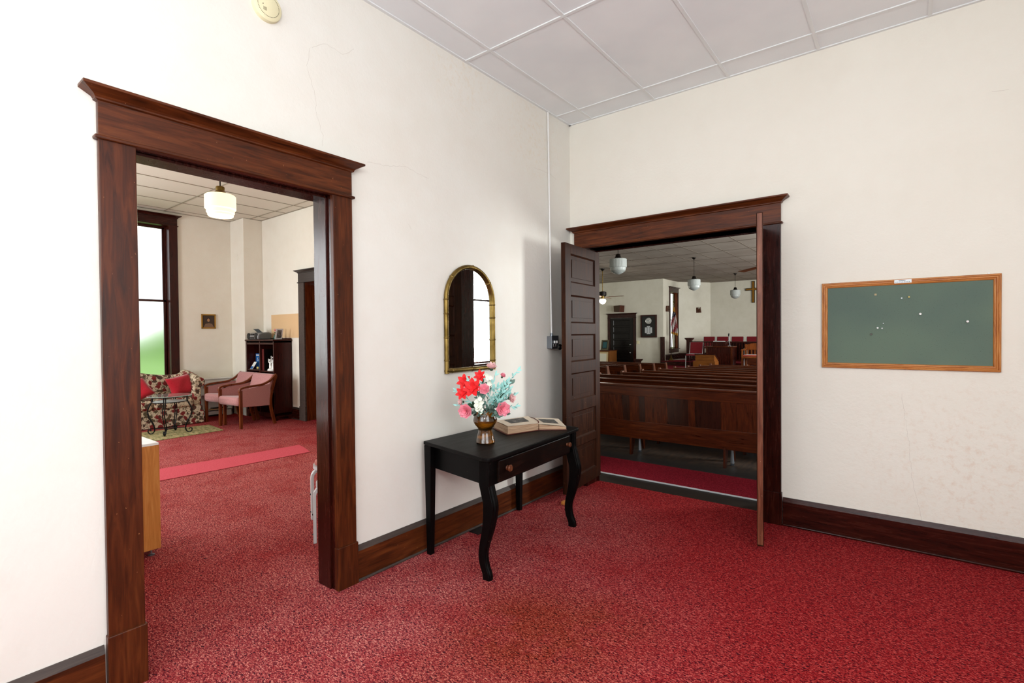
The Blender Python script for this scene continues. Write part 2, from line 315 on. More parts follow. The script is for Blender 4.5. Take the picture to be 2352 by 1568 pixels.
        if smooth:
            me.polygons.foreach_set('use_smooth', [True]*len(me.polygons))
            if smooth != 'all': me.set_sharp_from_angle(angle=math.radians(38))
        if bevel:
            b = o.modifiers.new('bevel', 'BEVEL'); b.width = bevel; b.segments = segs; b.limit_method = 'ANGLE'; b.angle_limit = math.radians(40)
        if sub: q = o.modifiers.new('sub', 'SUBSURF'); q.levels = sub; q.render_levels = sub
        if parent is not None: o.parent = parent
        if kind: o['kind'] = kind
        return o
def thing(name, label, cat, loc, group=None, kind=None):
    o = bpy.data.objects.new(name, None); COL.objects.link(o); o.location = loc; ROOT[o.name] = Vector(loc); o.empty_display_size = .1
    if label: o['label'] = label
    if cat: o['category'] = cat
    if group: o['group'] = group
    if kind: o['kind'] = kind
    return o
def tag(o, label, cat, group=None):
    o['label'] = label; o['category'] = cat
    if group: o['group'] = group
    return o
def dup(root, loc, rotz, label=None, group=None):
    r = root.copy(); COL.objects.link(r); r.location = loc; r.rotation_euler = (0, 0, rotz)
    if label: r['label'] = label
    if group: r['group'] = group
    def rec(a, b):
        for ch in list(a.children):
            c = ch.copy(); COL.objects.link(c); c.parent = b; rec(ch, c)
    rec(root, r); return r
def bez(p0, p1, p2, p3, n=10):
    P = [Vector(q) for q in (p0, p1, p2, p3)]
    return [P[0]*(1-t)**3+P[1]*3*t*(1-t)**2+P[2]*3*t*t*(1-t)+P[3]*t**3 for t in [i/n for i in range(n+1)]]
def spline(pts, n=6):
    P = [Vector(p) for p in pts]; P = [P[0]*2-P[1]]+P+[P[-1]*2-P[-2]]; out = []
    for i in range(1, len(P)-2):
        for k in range(n):
            t = k/n; a, b, c, d = P[i-1:i+3]
            out.append(.5*((2*b)+(c-a)*t+(2*a-5*b+4*c-d)*t*t+(3*b-a-3*c+d)*t**3))
    out.append(P[-2]); return out

CRACKS_A = [[(0, -2.707, 3.021), (0, -2.723, 2.919), (0, -2.685, 2.793), (0, -2.673, 2.678), (0, -2.636, 2.57), (0, -2.639, 2.509)],
 [(0, -2.696, 3.028), (0, -2.606, 3.089), (0, -2.5, 3.071), (0, -2.429, 3.137)],
 [(0, -2.345, 2.497), (0, -2.226, 2.506), (0, -2.052, 2.543), (0, -1.844, 2.516)],
 [(0, -.605, 2.905), (0, -.357, 2.916), (0, -.241, 2.888)], [(0, -2.029, 2.175), (0, -2.007, 2.144)]]
CRACKS_B = [[(2.549, 0, 1.028), (2.581, 0, .756), (2.607, 0, .414), (2.632, 0, .318), (2.658, 0, .213)], [(2.977, 0, 2.895), (3.049, 0, 2.884)]]
# ================================================================== STRUCTURE
def st(name): 
    o = bpy.data.objects.new(name, None); COL.objects.link(o); ROOT[o.name] = Vector((0, 0, 0)); o['kind'] = 'structure'; return o
def struct(mb, name, m, bevel=0, **k): o = mb.build(name, m, bevel=bevel, **k); o['kind'] = 'structure'; return o
NY0, NY1 = .393, .76     # lounge north wall
CH_X0, CH_X1 = -7.5, 4.0
def sanct_floor_z(y): return 0 if y < 1.4 else (-.028*(y-1.4) if y < 10 else -.2408)

# floors
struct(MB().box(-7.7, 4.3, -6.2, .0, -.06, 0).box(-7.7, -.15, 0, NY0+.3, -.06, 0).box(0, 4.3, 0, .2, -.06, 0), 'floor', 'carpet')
struct(MB().box(-.2, 4.3, .2, .475, -.06, -.004), 'floor_threshold', 'threshold')
struct(MB().box(-.2, 4.0, .472, .488, -.02, .006), 'floor_metal_strip', 'palegrey', .002)
struct(MB().box(-7.5, 4.0, .488, 1.10, -.06, .004), 'floor_church_carpet', 'carpet_church')
mb = MB(); ys = [1.10, 1.4, 10, 12.0]
for a, b in zip(ys, ys[1:]):
    za, zb = sanct_floor_z(a), sanct_floor_z(b)
    mb.hexa([(-7.5, a, za-.08), (4, a, za-.08), (4, b, zb-.08), (-7.5, b, zb-.08)], [(-7.5, a, za), (4, a, za), (4, b, zb), (-7.5, b, zb)])
mb.box(-7.5, 4, 12, 16.8, -.33, -.2408)
struct(mb, 'floor_church', 'floorboards')
struct(MB().box(-2.45, -1.55, 9.4, 12, -.24, -.232), 'floor_church_aisle_carpet', 'carpet_church')

# lobby walls
o = struct(MB().box(-.15, 0, -6.2, -3.53, 0, 3.7).box(-.15, 0, -2.585, .2, 0, 3.7).box(-.15, 0, -3.53, -2.585, 2.25, 3.7), 'wall_left', 'wall')
def crack(par, pts, r=.0016):
    P = [Vector(pts[0])]
    for a, b in zip(pts, pts[1:]):
        a, b = Vector(a), Vector(b); n = max(2, int((b-a).length/.022))
        for i in range(1, n+1):
            q = a.lerp(b, i/n); j = Vector((0, random.uniform(-.005, .005) if abs(a.x) < .001 else 0, random.uniform(-.005, .005))); P.append(q+j if abs(a.x) < .001 else q+Vector((j.z, 0, j.z*.5)))
    MB().tube(P, r*.7, 5).build('plaster_crack', 'crack', par)
for c in CRACKS_A: crack(o, c, .0009)
o = struct(MB().box(0, .17, 0, .2, 0, 3.7).box(1.72, 4.3, 0, .45, 0, 3.7).box(.17, 1.72, 0, .2, 2.255, 3.7), 'wall_back', 'wall_right')
for c in CRACKS_B: crack(o, c, .0009)
W_R = 4.3
struct(MB().box(W_R, W_R+.12, -6.2, -4.75, 0, 3.7).box(W_R, W_R+.12, -2.4, .47, 0, 3.7).box(W_R, W_R+.12, -4.75, -2.4, 0, .75).box(W_R, W_R+.12, -4.75, -2.4, 3.25, 3.7), 'wall_right', 'wall')
struct(MB().box(-.15, -.1, -6.12, -6.0, 0, 3.7).box(-.1, 0, -6.12, -6.0, 0, 3.7).box(0, W_R, -6.12, -6.0, 0, .75).box(0, W_R, -6.12, -6.0, 3.3, 3.7).box(2.5, W_R, -6.12, -6, .75, 3.3), 'wall_front', 'wall')
# lounge walls
WX = -7.5
struct(MB().box(WX-.2, WX, -6.2, -5.1, 0, 3.7).box(WX-.2, WX, -3.3, -1.9, 0, 3.7).box(WX-.2, WX, -.93, NY1, 0, 3.7)
       .box(WX-.2, WX, -5.1, -3.3, 0, .75).box(WX-.2, WX, -1.9, -.93, 0, .75).box(WX-.2, WX, -5.1, -3.3, 3.3, 3.7).box(WX-.2, WX, -1.9, -.93, 3.42, 3.7), 'wall_lounge_window_side', 'wall_lounge')
struct(MB().box(WX, -6.97, .05, NY0, 0, LOUNGE_CEIL), 'wall_lounge_chimney_breast', 'wall_lounge', .006)
struct(MB().box(WX, -5.512, NY0, NY1, 0, 3.7).box(-4.578, -.15, NY0, NY1, 0, 3.7).box(-5.512, -4.578, NY0, NY1, 2.385, 3.7).box(-.3, -.15, .02, NY0, 0, 3.7), 'wall_lounge_north', 'wall_lounge')
struct(MB().box(WX, -.15, -6.12, -6.0, 0, .75).box(WX, -.15, -6.12, -6.0, 3.3, 3.7).box(WX, -6.2, -6.12, -6, .75, 3.3).box(-4.4, -.15, -6.12, -6, .75, 3.3), 'wall_lounge_south', 'wall_lounge')
# church walls
struct(MB().box(CH_X0-.15, CH_X0, NY1, 14, -.3, 3.6), 'wall_church_left', 'wall_church')
struct(MB().box(CH_X0, -6.66, 14, 14.2, -.3, 3.6).box(-5.672, -4.5, 14, 14.2, -.3, 3.6).box(-6.66, -5.672, 14, 14.2, 2.056, 3.6).box(-6.66, -5.672, 14.05, 14.2, -.3, 2.056), 'wall_church_door_side', 'wall_church')
struct(MB().box(-4.7, -4.5, 14.2, 14.68, -.3, 3.6).box(-4.7, -4.5, 15.50, 15.7, -.3, 3.6).box(-4.7, -4.5, 14.68, 15.50, -.3, .82).box(-4.7, -4.5, 14.68, 15.5, 3.05, 3.6), 'wall_chancel_window_side', 'wall_church')
struct(MB().prism([(-4.7, 15.7), (-4.5, 15.6), (-3.6, 16.75), (-3.7, 16.95)], -.3, 3.6), 'wall_chancel_canted', 'wall_church')
struct(MB().box(-3.65, CH_X1, 16.75, 16.9, -.3, 3.6), 'wall_chancel_back', 'wall_church')
mb = MB(); xs = [.47, 2.35, 3.75, 6.6, 8.0, 10.8, 12.2, 16.9]
for i in range(0, 8, 2): mb.box(CH_X1, CH_X1+.15, xs[i], xs[i+1], -.3, 3.6)
for i in (1, 3, 5): mb.box(CH_X1, CH_X1+.15, xs[i], xs[i+1], -.3, .86).box(CH_X1, CH_X1+.15, xs[i], xs[i+1], 3.0, 3.6)
struct(mb, 'wall_church_right', 'wall_church')

# ceilings with their T-bar grid
def ceiling(name, x0, x1, y0, y1, z, xl, yl, mt, mg, hw=.012):
    c = struct(MB().box(x0, x1, y0, y1, z+.006, z+.06), name, mt)
    g = MB()
    for x in xl: g.box(x-hw, x+hw, y0, y1, z, z+.012)
    for y in yl: g.box(x0, x1, y-hw, y+hw, z-.0008, z+.012)
    g.box(x0, x1, y1-.022, y1, z-.001, z+.01).box(x0, x0+.022, y0, y1, z-.001, z+.01).build('ceiling_grid', mg, c, kind='structure')
    return c
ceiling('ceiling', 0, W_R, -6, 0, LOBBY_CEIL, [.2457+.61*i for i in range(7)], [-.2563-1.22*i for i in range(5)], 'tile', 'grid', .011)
ceiling('ceiling_lounge', WX, -.15, -6, NY0, LOUNGE_CEIL, [-6.06-.61*2+.61*i for i in range(12)], [.18-1.22*i for i in range(6)], 'tile_lounge', 'grid_dark', .008)
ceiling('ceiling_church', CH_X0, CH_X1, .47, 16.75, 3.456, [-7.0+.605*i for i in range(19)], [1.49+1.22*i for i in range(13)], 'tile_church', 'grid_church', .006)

# door and window trim
def trim(name, P, u0, u1, zt, cw=.125, hd=.155, crown=.05, plinth=True, jd=None, wood3=('trim_z', 'trim_y', 'trim_y'), jm=None, left=True, zb=0, thick=.028, ej=.055, pz=.245, proj=.055):
    """P(u,d,z)->world. u0,u1 opening; zt opening height; jd jamb depth."""
    root = st(name); wz, wu, wj = wood3
    def bx(mb, a, b, c, d, e, f):
        q = [P(a, c, e), P(b, c, e), P(b, d, e), P(a, d, e)]; r = [P(a, c, f), P(b, c, f), P(b, d, f), P(a, d, f)]; return mb.hexa(q, r)
    for s, u in ((-1, u0), (1, u1)):
        a, b = sorted((u, u+s*cw))
        bx(MB(), a, b, 0, thick, zb, zt+.01).build('casing', wz, root, .003)
        if plinth: bx(MB(), a-.004, b+.006, 0, thick+.009, 0, pz).build('plinth_block', wz, root, .004)
    a, b = u0-cw, u1+cw
    bx(MB(), a, b, 0, thick, zt+.01, zt+.01+hd).build('header', wu, root, .002)
    sec = [(0, 0), (thick+.014, 0), (thick+.014, .014), (0, .014)]
    MB().hexa([P(a-.014, 0, zt), P(b+.014, 0, zt), P(b+.014, thick+.014, zt), P(a-.014, thick+.014, zt)],
              [P(a-.014, 0, zt+.016), P(b+.014, 0, zt+.016), P(b+.014, thick+.014, zt+.016), P(a-.014, thick+.014, zt+.016)]).build('bead', wu, root, .006, segs=3)
    z = zt+.01+hd; m = MB()   # crown: stacked mitred profile
    prof = [(.0, 0), (.010, .004), (.010, .010), (.016, .018), (.030, .026), (.044, .034), (proj, .040), (proj, crown)]
    rings = []
    for d, h in prof: rings.append([P(a-d, 0, z-.012+h), P(a-d, thick+d, z-.012+h), P(b+d, thick+d, z-.012+h), P(b+d, 0, z-.012+h)])
    for i in range(len(rings)-1): m.hexa(rings[i], rings[i+1])
    m.build('crown', wu, root)
    if jd:
        j = MB(); bx(j, u0-.02, u0, -jd, .004, zb, zt+.02); bx(j, u1, u1+.02, -jd, .004, zb, zt+.02); bx(j, u0, u1, -jd, .004, zt, zt+.02)
        j.build('jamb', jm or wz, root, .002)
        q = MB(); e = ej   # door stop
        bx(q, u0, u0+.012, -jd, -jd+e, zb, zt); bx(q, u1-.012, u1, -jd, -jd+e, zb, zt); bx(q, u0, u1, -jd, -jd+e, zt-.012, zt); q.build('door_stop', jm or wz, root, .002)
    return root
PA = lambda u, d, z: (d, u, z)
PB = lambda u, d, z: (u, -d, z)
trim('door_1', PA, -3.515, -2.598, 2.243, jd=.155, ej=.125, wood3=('trim_z', 'trim_y', 'trim_y'), jm='dark_z')
t = trim('door_2', PB, .182, 1.708, 2.255, jd=.2, wood3=('dark_z', 'trim_x', 'trim_x'), jm='dark_z', ej=.02)
MB().box(1.706, 1.722, .2, .455, 0, 3.4).build('reveal_lining', 'dark_z', t)
trim('door_3', lambda u, d, z: (u, NY0-d, z), -5.49, -4.6, 2.36, cw=.18, hd=.17, jd=.36, wood3=('dusty', 'dusty_x', 'dusty_x'), jm='chairwood')
ch = lambda u, d, z: (u, 14-d, z)
r = trim('door_4', ch, -6.655, -5.68, 2.05, cw=.11, hd=.13, plinth=False, wood3=('dark_z', 'dark_x', 'dark_x'), zb=-.24)

def panel_leaf(mb, P, w, z0, z1, panels, stile=.1, th=.04, rec=.014):
    """P(u,d,z): d 0 front .. -th back; raised frame with sunk panels on both faces."""
    def bx(a, b, c, d, e, f): mb.hexa([P(a, c, e), P(b, c, e), P(b, d, e), P(a, d, e)], [P(a, c, f), P(b, c, f), P(b, d, f), P(a, d, f)])
    bx(0, stile, -th, 0, z0, z1); bx(w-stile, w, -th, 0, z0, z1)
    zs = [z0]+[q for p in panels for q in p]+[z1]
    for i in range(0, len(zs), 2): bx(stile, w-stile, -th, 0, zs[i], zs[i+1])
    for a, b in panels:
        bx(stile, w-stile, -th+rec, -rec, a, b)
        e = .012
        for f0 in (0, 1):   # sloped bead round each panel
            d0, d1 = ((-.004, -rec) if f0 == 0 else (-th+.004, -th+rec))
            mb.add([P(stile, d0, a), P(w-stile, d0, a), P(w-stile, d0, b), P(stile, d0, b), P(stile+e, d1, a+e), P(w-stile-e, d1, a+e), P(w-stile-e, d1, b-e), P(stile+e, d1, b-e)],
                   [(0, 1, 5, 4), (1, 2, 6, 5), (2, 3, 7, 6), (3, 0, 4, 7)])
        c = .045  # raised field
        bx(stile+c, w-stile-c, -th+rec-.005, -rec+.005, a+c, b-c)
    return mb
def leaf_frame(H, F):
    H = Vector(H); F = Vector(F); t = (F-H).normalized(); n = Vector((-t.y, t.x))
    return lambda u, d, z: (H.x+t.x*u+n.x*d, H.y+t.y*u+n.y*d, z)
pan = [(.17, .44)]+[(.51+.345*i, .51+.345*i+.245) for i in range(4)]+[(1.90, 2.15)]
lf = thing('door_leaf', 'dark paneled door leaf folded back near the corner, beside the writing table', 'door', (.2, .2, .05), 'double door leaves')
H, F = (.205, .20), (.268, -.53); Pn = leaf_frame(H, F); wd = (Vector(F)-Vector(H)).length
panel_leaf(MB(), Pn, wd, .06, 2.235, pan, stile=.105).build('leaf_panel', 'leaf', lf, .0015)
k = MB(); c = Pn(wd-.055, -.04, 1.335); n = Vector(Pn(0, -1, 0))-Vector(Pn(0, 0, 0)); n.z = 0; n.normalize(); tt = Vector((-n.y, n.x, 0))
def knob(c, n, m='blackmetal', par=None, r=.027):
    mb = MB(); c = Vector(c); q = n.normalized()
    path = [c, c+q*.008, c+q*.01, c+q*.03, c+q*.035, c+q*.045, c+q*.058, c+q*.066]; rr = [r*1.0, r*1.0, r*.4, r*.4, r*.8, r*1.05, r*.95, r*.4]
    mb.tube(path, 1, 14, scales=rr, up=(0, 0, 1)); return mb.build('door_knob', m, par, smooth=True)
knob(c, n, par=lf)
c = Vector(Pn(wd-.055, 0, 1.335)); 
rf = thing('door_leaf', 'dark paneled door leaf swung out edge-on toward the room, right side of the double doorway', 'door', (1.69, .17, .03), 'double door leaves')
H, F = (1.675, .17), (1.829, -.60); Pr = leaf_frame(H, F); wd2 = (Vector(F)-Vector(H)).length
panel_leaf(MB(), Pr, wd2, .03, 2.235, pan, stile=.105).build('leaf_panel', 'leaf', rf, .006, segs=3)
e = MB(); a = Pr(wd2+.0015, -.036, .035); b = Pr(wd2+.0015, -.004, 2.23); b0 = Pr(wd2-.002, -.036, .035)
e.hexa([Pr(wd2-.004, -.036, .04), Pr(wd2+.002, -.036, .04), Pr(wd2+.002, -.004, .04), Pr(wd2-.004, -.004, .04)], [Pr(wd2-.004, -.036, 2.23), Pr(wd2+.002, -.036, 2.23), Pr(wd2+.002, -.004, 2.23), Pr(wd2-.004, -.004, 2.23)]).build('worn_edge', 'wornwood', rf, .0015)
# dark leaf behind the lounge doorway and at the far church door
lf3 = thing('door_leaf', 'nearly black closed door in the lounge doorway right of the bookcase', 'door', (-5.45, .72, 0))
panel_leaf(MB(), lambda u, d, z: (-5.475+u, .70-d, z), .86, .02, 2.34, [(.2+.42*i, .2+.42*i+.32) for i in range(5)]).build('leaf_panel', 'deadwood', lf3, .001)
lf4 = thing('door_leaf', 'closed blackish eight-panel door on the far church wall beside the award case', 'door', (-6.2, 13.98, -.24))
panel_leaf(MB(), lambda u, d, z: (-6.645+u, 13.975-d, z), .955, -.23, 2.04, [(-.08+.262*i, -.08+.262*i+.20) for i in range(8)], stile=.13, rec=.018).build('leaf_panel', 'deadwood', lf4, .001)
nf = Vector((0, -1, 0)); knob((-5.775, 13.96, 1.0), nf, 'chrome', lf4, .03); knob((-5.785, 13.96, .69), nf, 'chrome', lf4, .026)

# baseboards
def base(name, segs, P, h=.178, wm='trim_y', cap='dusty'):
    m, c, s_ = MB(), MB(), MB()
    def bx(mb, a, b, c0, d, e, f): mb.hexa([P(a, c0, e), P(b, c0, e), P(b, d, e), P(a, d, e)], [P(a, c0, f), P(b, c0, f), P(b, d, f), P(a, d, f)])
    for a, b in segs:
        bx(m, a, b, 0, .02, 0, h)
        c.hexa([P(a, 0, h), P(b, 0, h), P(b, .02, h), P(a, .02, h)], [P(a, 0, h+.03), P(b, 0, h+.03), P(b, .006, h+.03), P(a, .006, h+.03)])
        bx(s_, a, b, .02, .034, 0, .016)
    o = struct(m, name, wm, .001); c.build('cap_moulding', cap, o); s_.build('shoe_moulding', cap, o, .006, segs=3); return o
base('baseboard_left', [(-6, -3.65), (-2.465, 0)], PA)
base('baseboard_back', [(0, .05), (1.842, W_R)], PB, wm='dark_x', cap='dark_x')
base('baseboard_right', [(-6, 0)], lambda u, d, z: (W_R-d, u, z))
base('baseboard_front', [(0, W_R)], lambda u, d, z: (u, -6+d, z), wm='trim_x')
base('baseboard_lounge_north', [(-6.97, -5.68), (-4.41, -.15)], lambda u, d, z: (u, NY0-d, z), wm='dark_x', cap='dusty_x')
base('baseboard_lounge_window_side', [(-6, .05)], lambda u, d, z: (WX+d, u, z), wm='dark_y')
base('baseboard_lounge_south', [(WX, -.15)], lambda u, d, z: (u, -6+d, z), wm='dark_x')

# windows
def window(name, P, u0, u1, z0, z1, cw=.12, hd=.16, mats=('dark_z', 'dark_y'), rail=None, depth=.16, glass='clear', jm=None):
    u0 += .022; u1 -= .022; z1 -= .022
    root = trim(name, P, u0, u1, z1, cw=cw, hd=hd, plinth=False, wood3=(mats[0], mats[1], mats[1]), zb=z0-.02, jd=depth-.02, ej=.03, jm=jm)
    def bx(mb, a, b, c, d, e, f): return mb.hexa([P(a, c, e), P(b, c, e), P(b, d, e), P(a, d, e)], [P(a, c, f), P(b, c, f), P(b, d, f), P(a, d, f)])
    bx(MB(), u0-cw-.03, u1+cw+.03, -.02, .06, z0-.03, z0).build('window_sill', mats[1], root, .004)
    bx(MB(), u0-cw, u1+cw, 0, .022, z0-.16, z0-.03).build('apron', mats[1], root, .003)
    zr = rail or (z0+z1)/2; s = MB(); f = .045; dd = -depth+.05
    for a, b, off in ((z0, zr+.015, .0), (zr-.015, z1, -.025)):
        bx(s, u0, u0+f, dd+off-.03, dd+off, a, b); bx(s, u1-f, u1, dd+off-.03, dd+off, a, b); bx(s, u0, u1, dd+off-.03, dd+off, a, a+.035); bx(s, u0, u1, dd+off-.03, dd+off, b-.035, b)
    s.build('sash', mats[0], root, .002)
    bx(MB(), u0+f-.005, u1-f+.005, dd-.02, dd-.014, z0+.02, zr).build('window_pane', glass, root)
    bx(MB(), u0+f-.005, u1-f+.005, dd-.045, dd-.039, zr, z1-.02).build('window_pane', glass, root)
    return root
window('window_1', lambda u, d, z: (WX+d, u, z), -1.90, -.945, .75, 3.40, cw=.13, hd=.14, rail=2.09, glass='frost', depth=.19, mats=('cherry_z', 'dark_y'))
window('window_2', lambda u, d, z: (WX+d, u, z), -5.1, -3.3, .75, 3.28, hd=.14)  # unseen, added so its area lamp can light the lounge
window('window_3', lambda u, d, z: (u, -6+d, z), -6.2, -4.4, .75, 3.28, depth=.11, mats=('dark_z', 'dark_x'), hd=.14)  # second unseen lounge opening, added for light
window('window_4', lambda u, d, z: (W_R-d, u, z), -4.75, -2.4, .75, 3.23, depth=.11, hd=.08)
window('window_5', lambda u, d, z: (u, -6+d, z), .0+.13, 2.5, .75, 3.28, depth=.11, mats=('dark_z', 'dark_x'), hd=.08)  # unseen, added as an opening for the lamp behind the camera
window('window_6', lambda u, d, z: (-4.5+d, u, z), 14.68, 15.50, .84, 3.03, cw=.1, hd=.16, rail=1.95, depth=.12, jm='chairwood')
for i, (a, b) in enumerate(((2.35, 3.75), (6.6, 8.0), (10.8, 12.2))):
    window('window_%d' % (7+i), lambda u, d, z: (4.0-d, u, z), a, b, .88, 2.98, cw=.1, hd=.14, rail=2.13, depth=.14)  # first shows in the mirror; the other two are added for light
# grass outside the lounge
o = struct(MB().box(-90, WX-.25, -60, 60, -.5, -.4), 'lawn_ground', 'lawn')
hp = [(-60+2*i, 1.6+.9*math.sin(i*.7)+.5*math.sin(i*1.9)) for i in range(61)]
struct(MB().prism([(-60, -.4)]+hp+[(60, -.4)], -56, -50, lambda a, b, h: (h, a, b)), 'hill_ridge', 'lawn')

# chancel platforms: carpeted treads over dark risers
def platform(name, pts, z0, z1):
    o = struct(MB().prism(pts, z0, z1-.012), name, 'dark_x', .002)
    MB().prism([(a, b-.015 if i < 2 else b) for i, (a, b) in enumerate(pts)], z1-.012, z1).build('tread_carpet', 'carpet_church', o, .003, kind='structure')
platform('floor_chancel_lower', [(-4.48, 12.0), (3.9, 12.0), (3.9, 16.74), (-4.48, 16.74)], -.241, .265)
platform('floor_chancel_upper', [(-4.49, 13.72), (3.9, 13.72), (3.9, 16.74), (-3.62, 16.74)], .265, .42)
base('baseboard_chancel', [(14.2, 15.6)], lambda u, d, z: (-4.5+d, u, z+.42), h=.19, wm='dark_y', cap='dark_y')
dv = Vector((.9, 1.15)).normalized(); nv = Vector((dv.y, -dv.x))
base('baseboard_chancel_canted', [(0, 1.46)], lambda u, d, z: (-4.5+dv.x*u+nv.x*d, 15.6+dv.y*u+nv.y*d, z+.42), h=.19, wm='dark_y', cap='dark_y')
struct(MB().box(-4.58, -4.44, 13.90, 13.995, -.24, 1.3), 'trim_1', 'dark_z', .003)
# ================================================================== OBJECTS: LOBBY
def letters(name, text, size, m, par, loc, rot):
    cu = bpy.data.curves.new(name, 'FONT'); cu.body = text; cu.size = size; cu.extrude = .0004; cu.align_x = 'CENTER'; cu.align_y = 'CENTER'
    t = bpy.data.objects.new(name, cu); COL.objects.link(t); bpy.context.view_layer.update()
    me = bpy.data.meshes.new_from_object(t); bpy.data.objects.remove(t, do_unlink=True); me.materials.clear(); me.materials.append(M[m])
    o = bpy.data.objects.new(name, me); COL.objects.link(o); o.parent = par; o.location = loc; o.rotation_euler = rot; return o
# writing table
T = thing('writing_table', 'small black writing table with one long drawer and curved front legs, against the white wall', 'table', (.35, -1.45, 0))
q = [(.035, -1.955), (.712, -2.078), (.640, -.925), (.035, -.895)]
def roundq(q, rad, k=5):
    out = []; n = len(q)
    for i, p in enumerate(q):
        p = Vector(p); a = (Vector(q[i-1])-p).normalized(); b = (Vector(q[(i+1) % n])-p).normalized(); r = rad[i]
        for j in range(k+1):
            t = j/k; A = p+a*r*(1-t); B = p+b*r*t; out.append(tuple(A*(1-t)+B*t)) if r else (out.append(tuple(p)) if j == 0 else None)
    return out
MB().prism(roundq(q, [.01, .06, .06, .01]), .722, .745).build('tabletop', 'black_table', T, .005, segs=3)
A = MB()   # apron: left end, right end, back, drawer surround
def lerpq(s, t): # s along (0 left..1 right), t depth (0 front..1 back)
    f = Vector(q[1]).lerp(Vector(q[2]), s); b = Vector(q[0]).lerp(Vector(q[3]), s); return f.lerp(b, t)
def ap(mb, s0, t0, s1, t1, z0, z1, th=.018):
    a, b = lerpq(s0, t0), lerpq(s1, t1); d = (b-a).normalized(); n = Vector((-d.y, d.x))*th/2
    return mb.hexa([(*(a-n), z0), (*(b-n), z0), (*(b+n), z0), (*(a+n), z0)], [(*(a-n), z1), (*(b-n), z1), (*(b+n), z1), (*(a+n), z1)])
ap(A, .06, .12, .06, .9, .565, .722); ap(A, .94, .12, .94, .9, .565, .722); ap(A, .06, .92, .94, .92, .565, .722)
ap(A, .045, .085, .955, .085, .565, .722)
A.build('apron', 'black_table', T, .002)
D = MB(); ap(D, .115, .062, .885, .062, .578, .703, .022); dr = D.build('drawer', 'black_front', T, .004)
for s_ in (.19, .85):
    c = lerpq(s_, .045); d = (lerpq(1, 0)-lerpq(0, 0)).normalized(); n = Vector((d.y, -d.x, 0)); C = Vector((c.x, c.y, .645))
    r = .022 if s_ < .5 else .018
    MB().tube([C, C+n*.006, C+n*.012, C+n*.024, C+n*.03], 1, 14, scales=[r*.7, r*.5, r*.8, r, r*.75]).build('drawer_knob', 'chippy', dr, smooth=True)
# front legs: sawn S curve, fluted face toward the room
for fx, fy in ((.637, -2.01), (.609, -1.0)):
    L = MB(); cx, cy = fx-.028, fy+.028
    path = spline([(cx+.0, cy, .722), (cx-.0, cy, .60), (cx+.018, cy, .52), (cx+.036, cy, .44), (cx+.02, cy, .32), (cx-.022, cy, .17), (cx-.018, cy, .09), (cx+.004, cy, .035), (cx+.008, cy, .0)], 5)
    hs = [.030+.000*i for i in range(len(path))]
    for i, pp in enumerate(path): z = pp.z; hs[i] = .032 if z > .6 else .036 if z > .42 else .036-.012*(.42-z)/.25 if z > .17 else .024
    vs = []; fl = [(-1, -1), (1, -.95), (1.0, -.4), (1.18, -.3), (1.18, .3), (1.0, .4), (1, .95), (-1, 1)]
    for pp, h in zip(path, hs):
        for a, b in fl: vs.append((pp.x+a*h, pp.y+b*h*.85, pp.z))
    n = len(fl); fs = [(j*n+i, j*n+(i+1) % n, (j+1)*n+(i+1) % n, (j+1)*n+i) for j in range(len(path)-1) for i in range(n)]
    fs += [tuple(range(n)), tuple((len(path)-1)*n+i for i in range(n))]
    L.add(vs, fs).build('leg', 'black_table', T, .002, smooth=True)
for bx_, by in ((.101, -1.961), (.07, -.945)):
    x1, y0 = bx_, by; MB().hexa([(x1-.036, y0, 0), (x1, y0, 0), (x1, y0+.036, 0), (x1-.036, y0+.036, 0)], [(x1-.05, y0-.002, .722), (x1+.012, y0-.002, .722), (x1+.012, y0+.05, .722), (x1-.05, y0+.05, .722)]).build('leg', 'black_table', T, .003)

TZ = .745
# vase
vx, vy = .40, -1.745
V = tag(MB().lathe([(.0, .004), (.058, 0), (.063, .006), (.055, .04), (.043, .082), (.046, .094), (.066, .118), (.078, .138), (.079, .150), (.072, .175), (.060, .205), (.056, .215), (.052, .213), (.068, .15), (.04, .1), (.0, .09)], (vx, vy, TZ), 32).build('vase', 'amber', smooth=True),
        'amber brown waisted glass vase of silk flowers standing on the black table', 'vase')
# bouquet
B = thing('silk_bouquet', 'silk bouquet of pink roses, red poinsettia and aqua leaves, in the amber vase', 'flowers', (vx, vy, TZ+.15))
random.seed(3)
C0 = Vector((vx, vy, TZ+.20))
right = Vector((.789, .614, 0)); toward = Vector((.614, -.789, 0)); UPV = Vector((0, 0, 1))
def fp(px, py, d=0):  # offset in metres across / up as seen on the table, plus toward the room
    return C0+right*px+UPV*py+toward*d
def petal(mb, c, d, up, L, w, cup=.3, n=5):
    d = d.normalized(); s = d.cross(up).normalized(); vs = []
    for i in range(n+1):
        t = i/n; wv = w*math.sin(PI*min(1, (t*.88+.12)))**.8*.5; p = c+d*L*t+up*(cup*L*t*t)
        vs += [tuple(p-s*wv+up*.15*wv), tuple(p-up*.12*wv), tuple(p+s*wv+up*.15*wv)]
    fs = []
    for i in range(n): k = i*3; fs += [(k, k+1, k+4, k+3), (k+1, k+2, k+5, k+4)]
    return mb.add(vs, fs)
def frame(axis):
    a = Vector(axis).normalized(); s = a.cross(UPV); s = s.normalized() if s.length > .01 else Vector((1, 0, 0)); return a, s, a.cross(s)
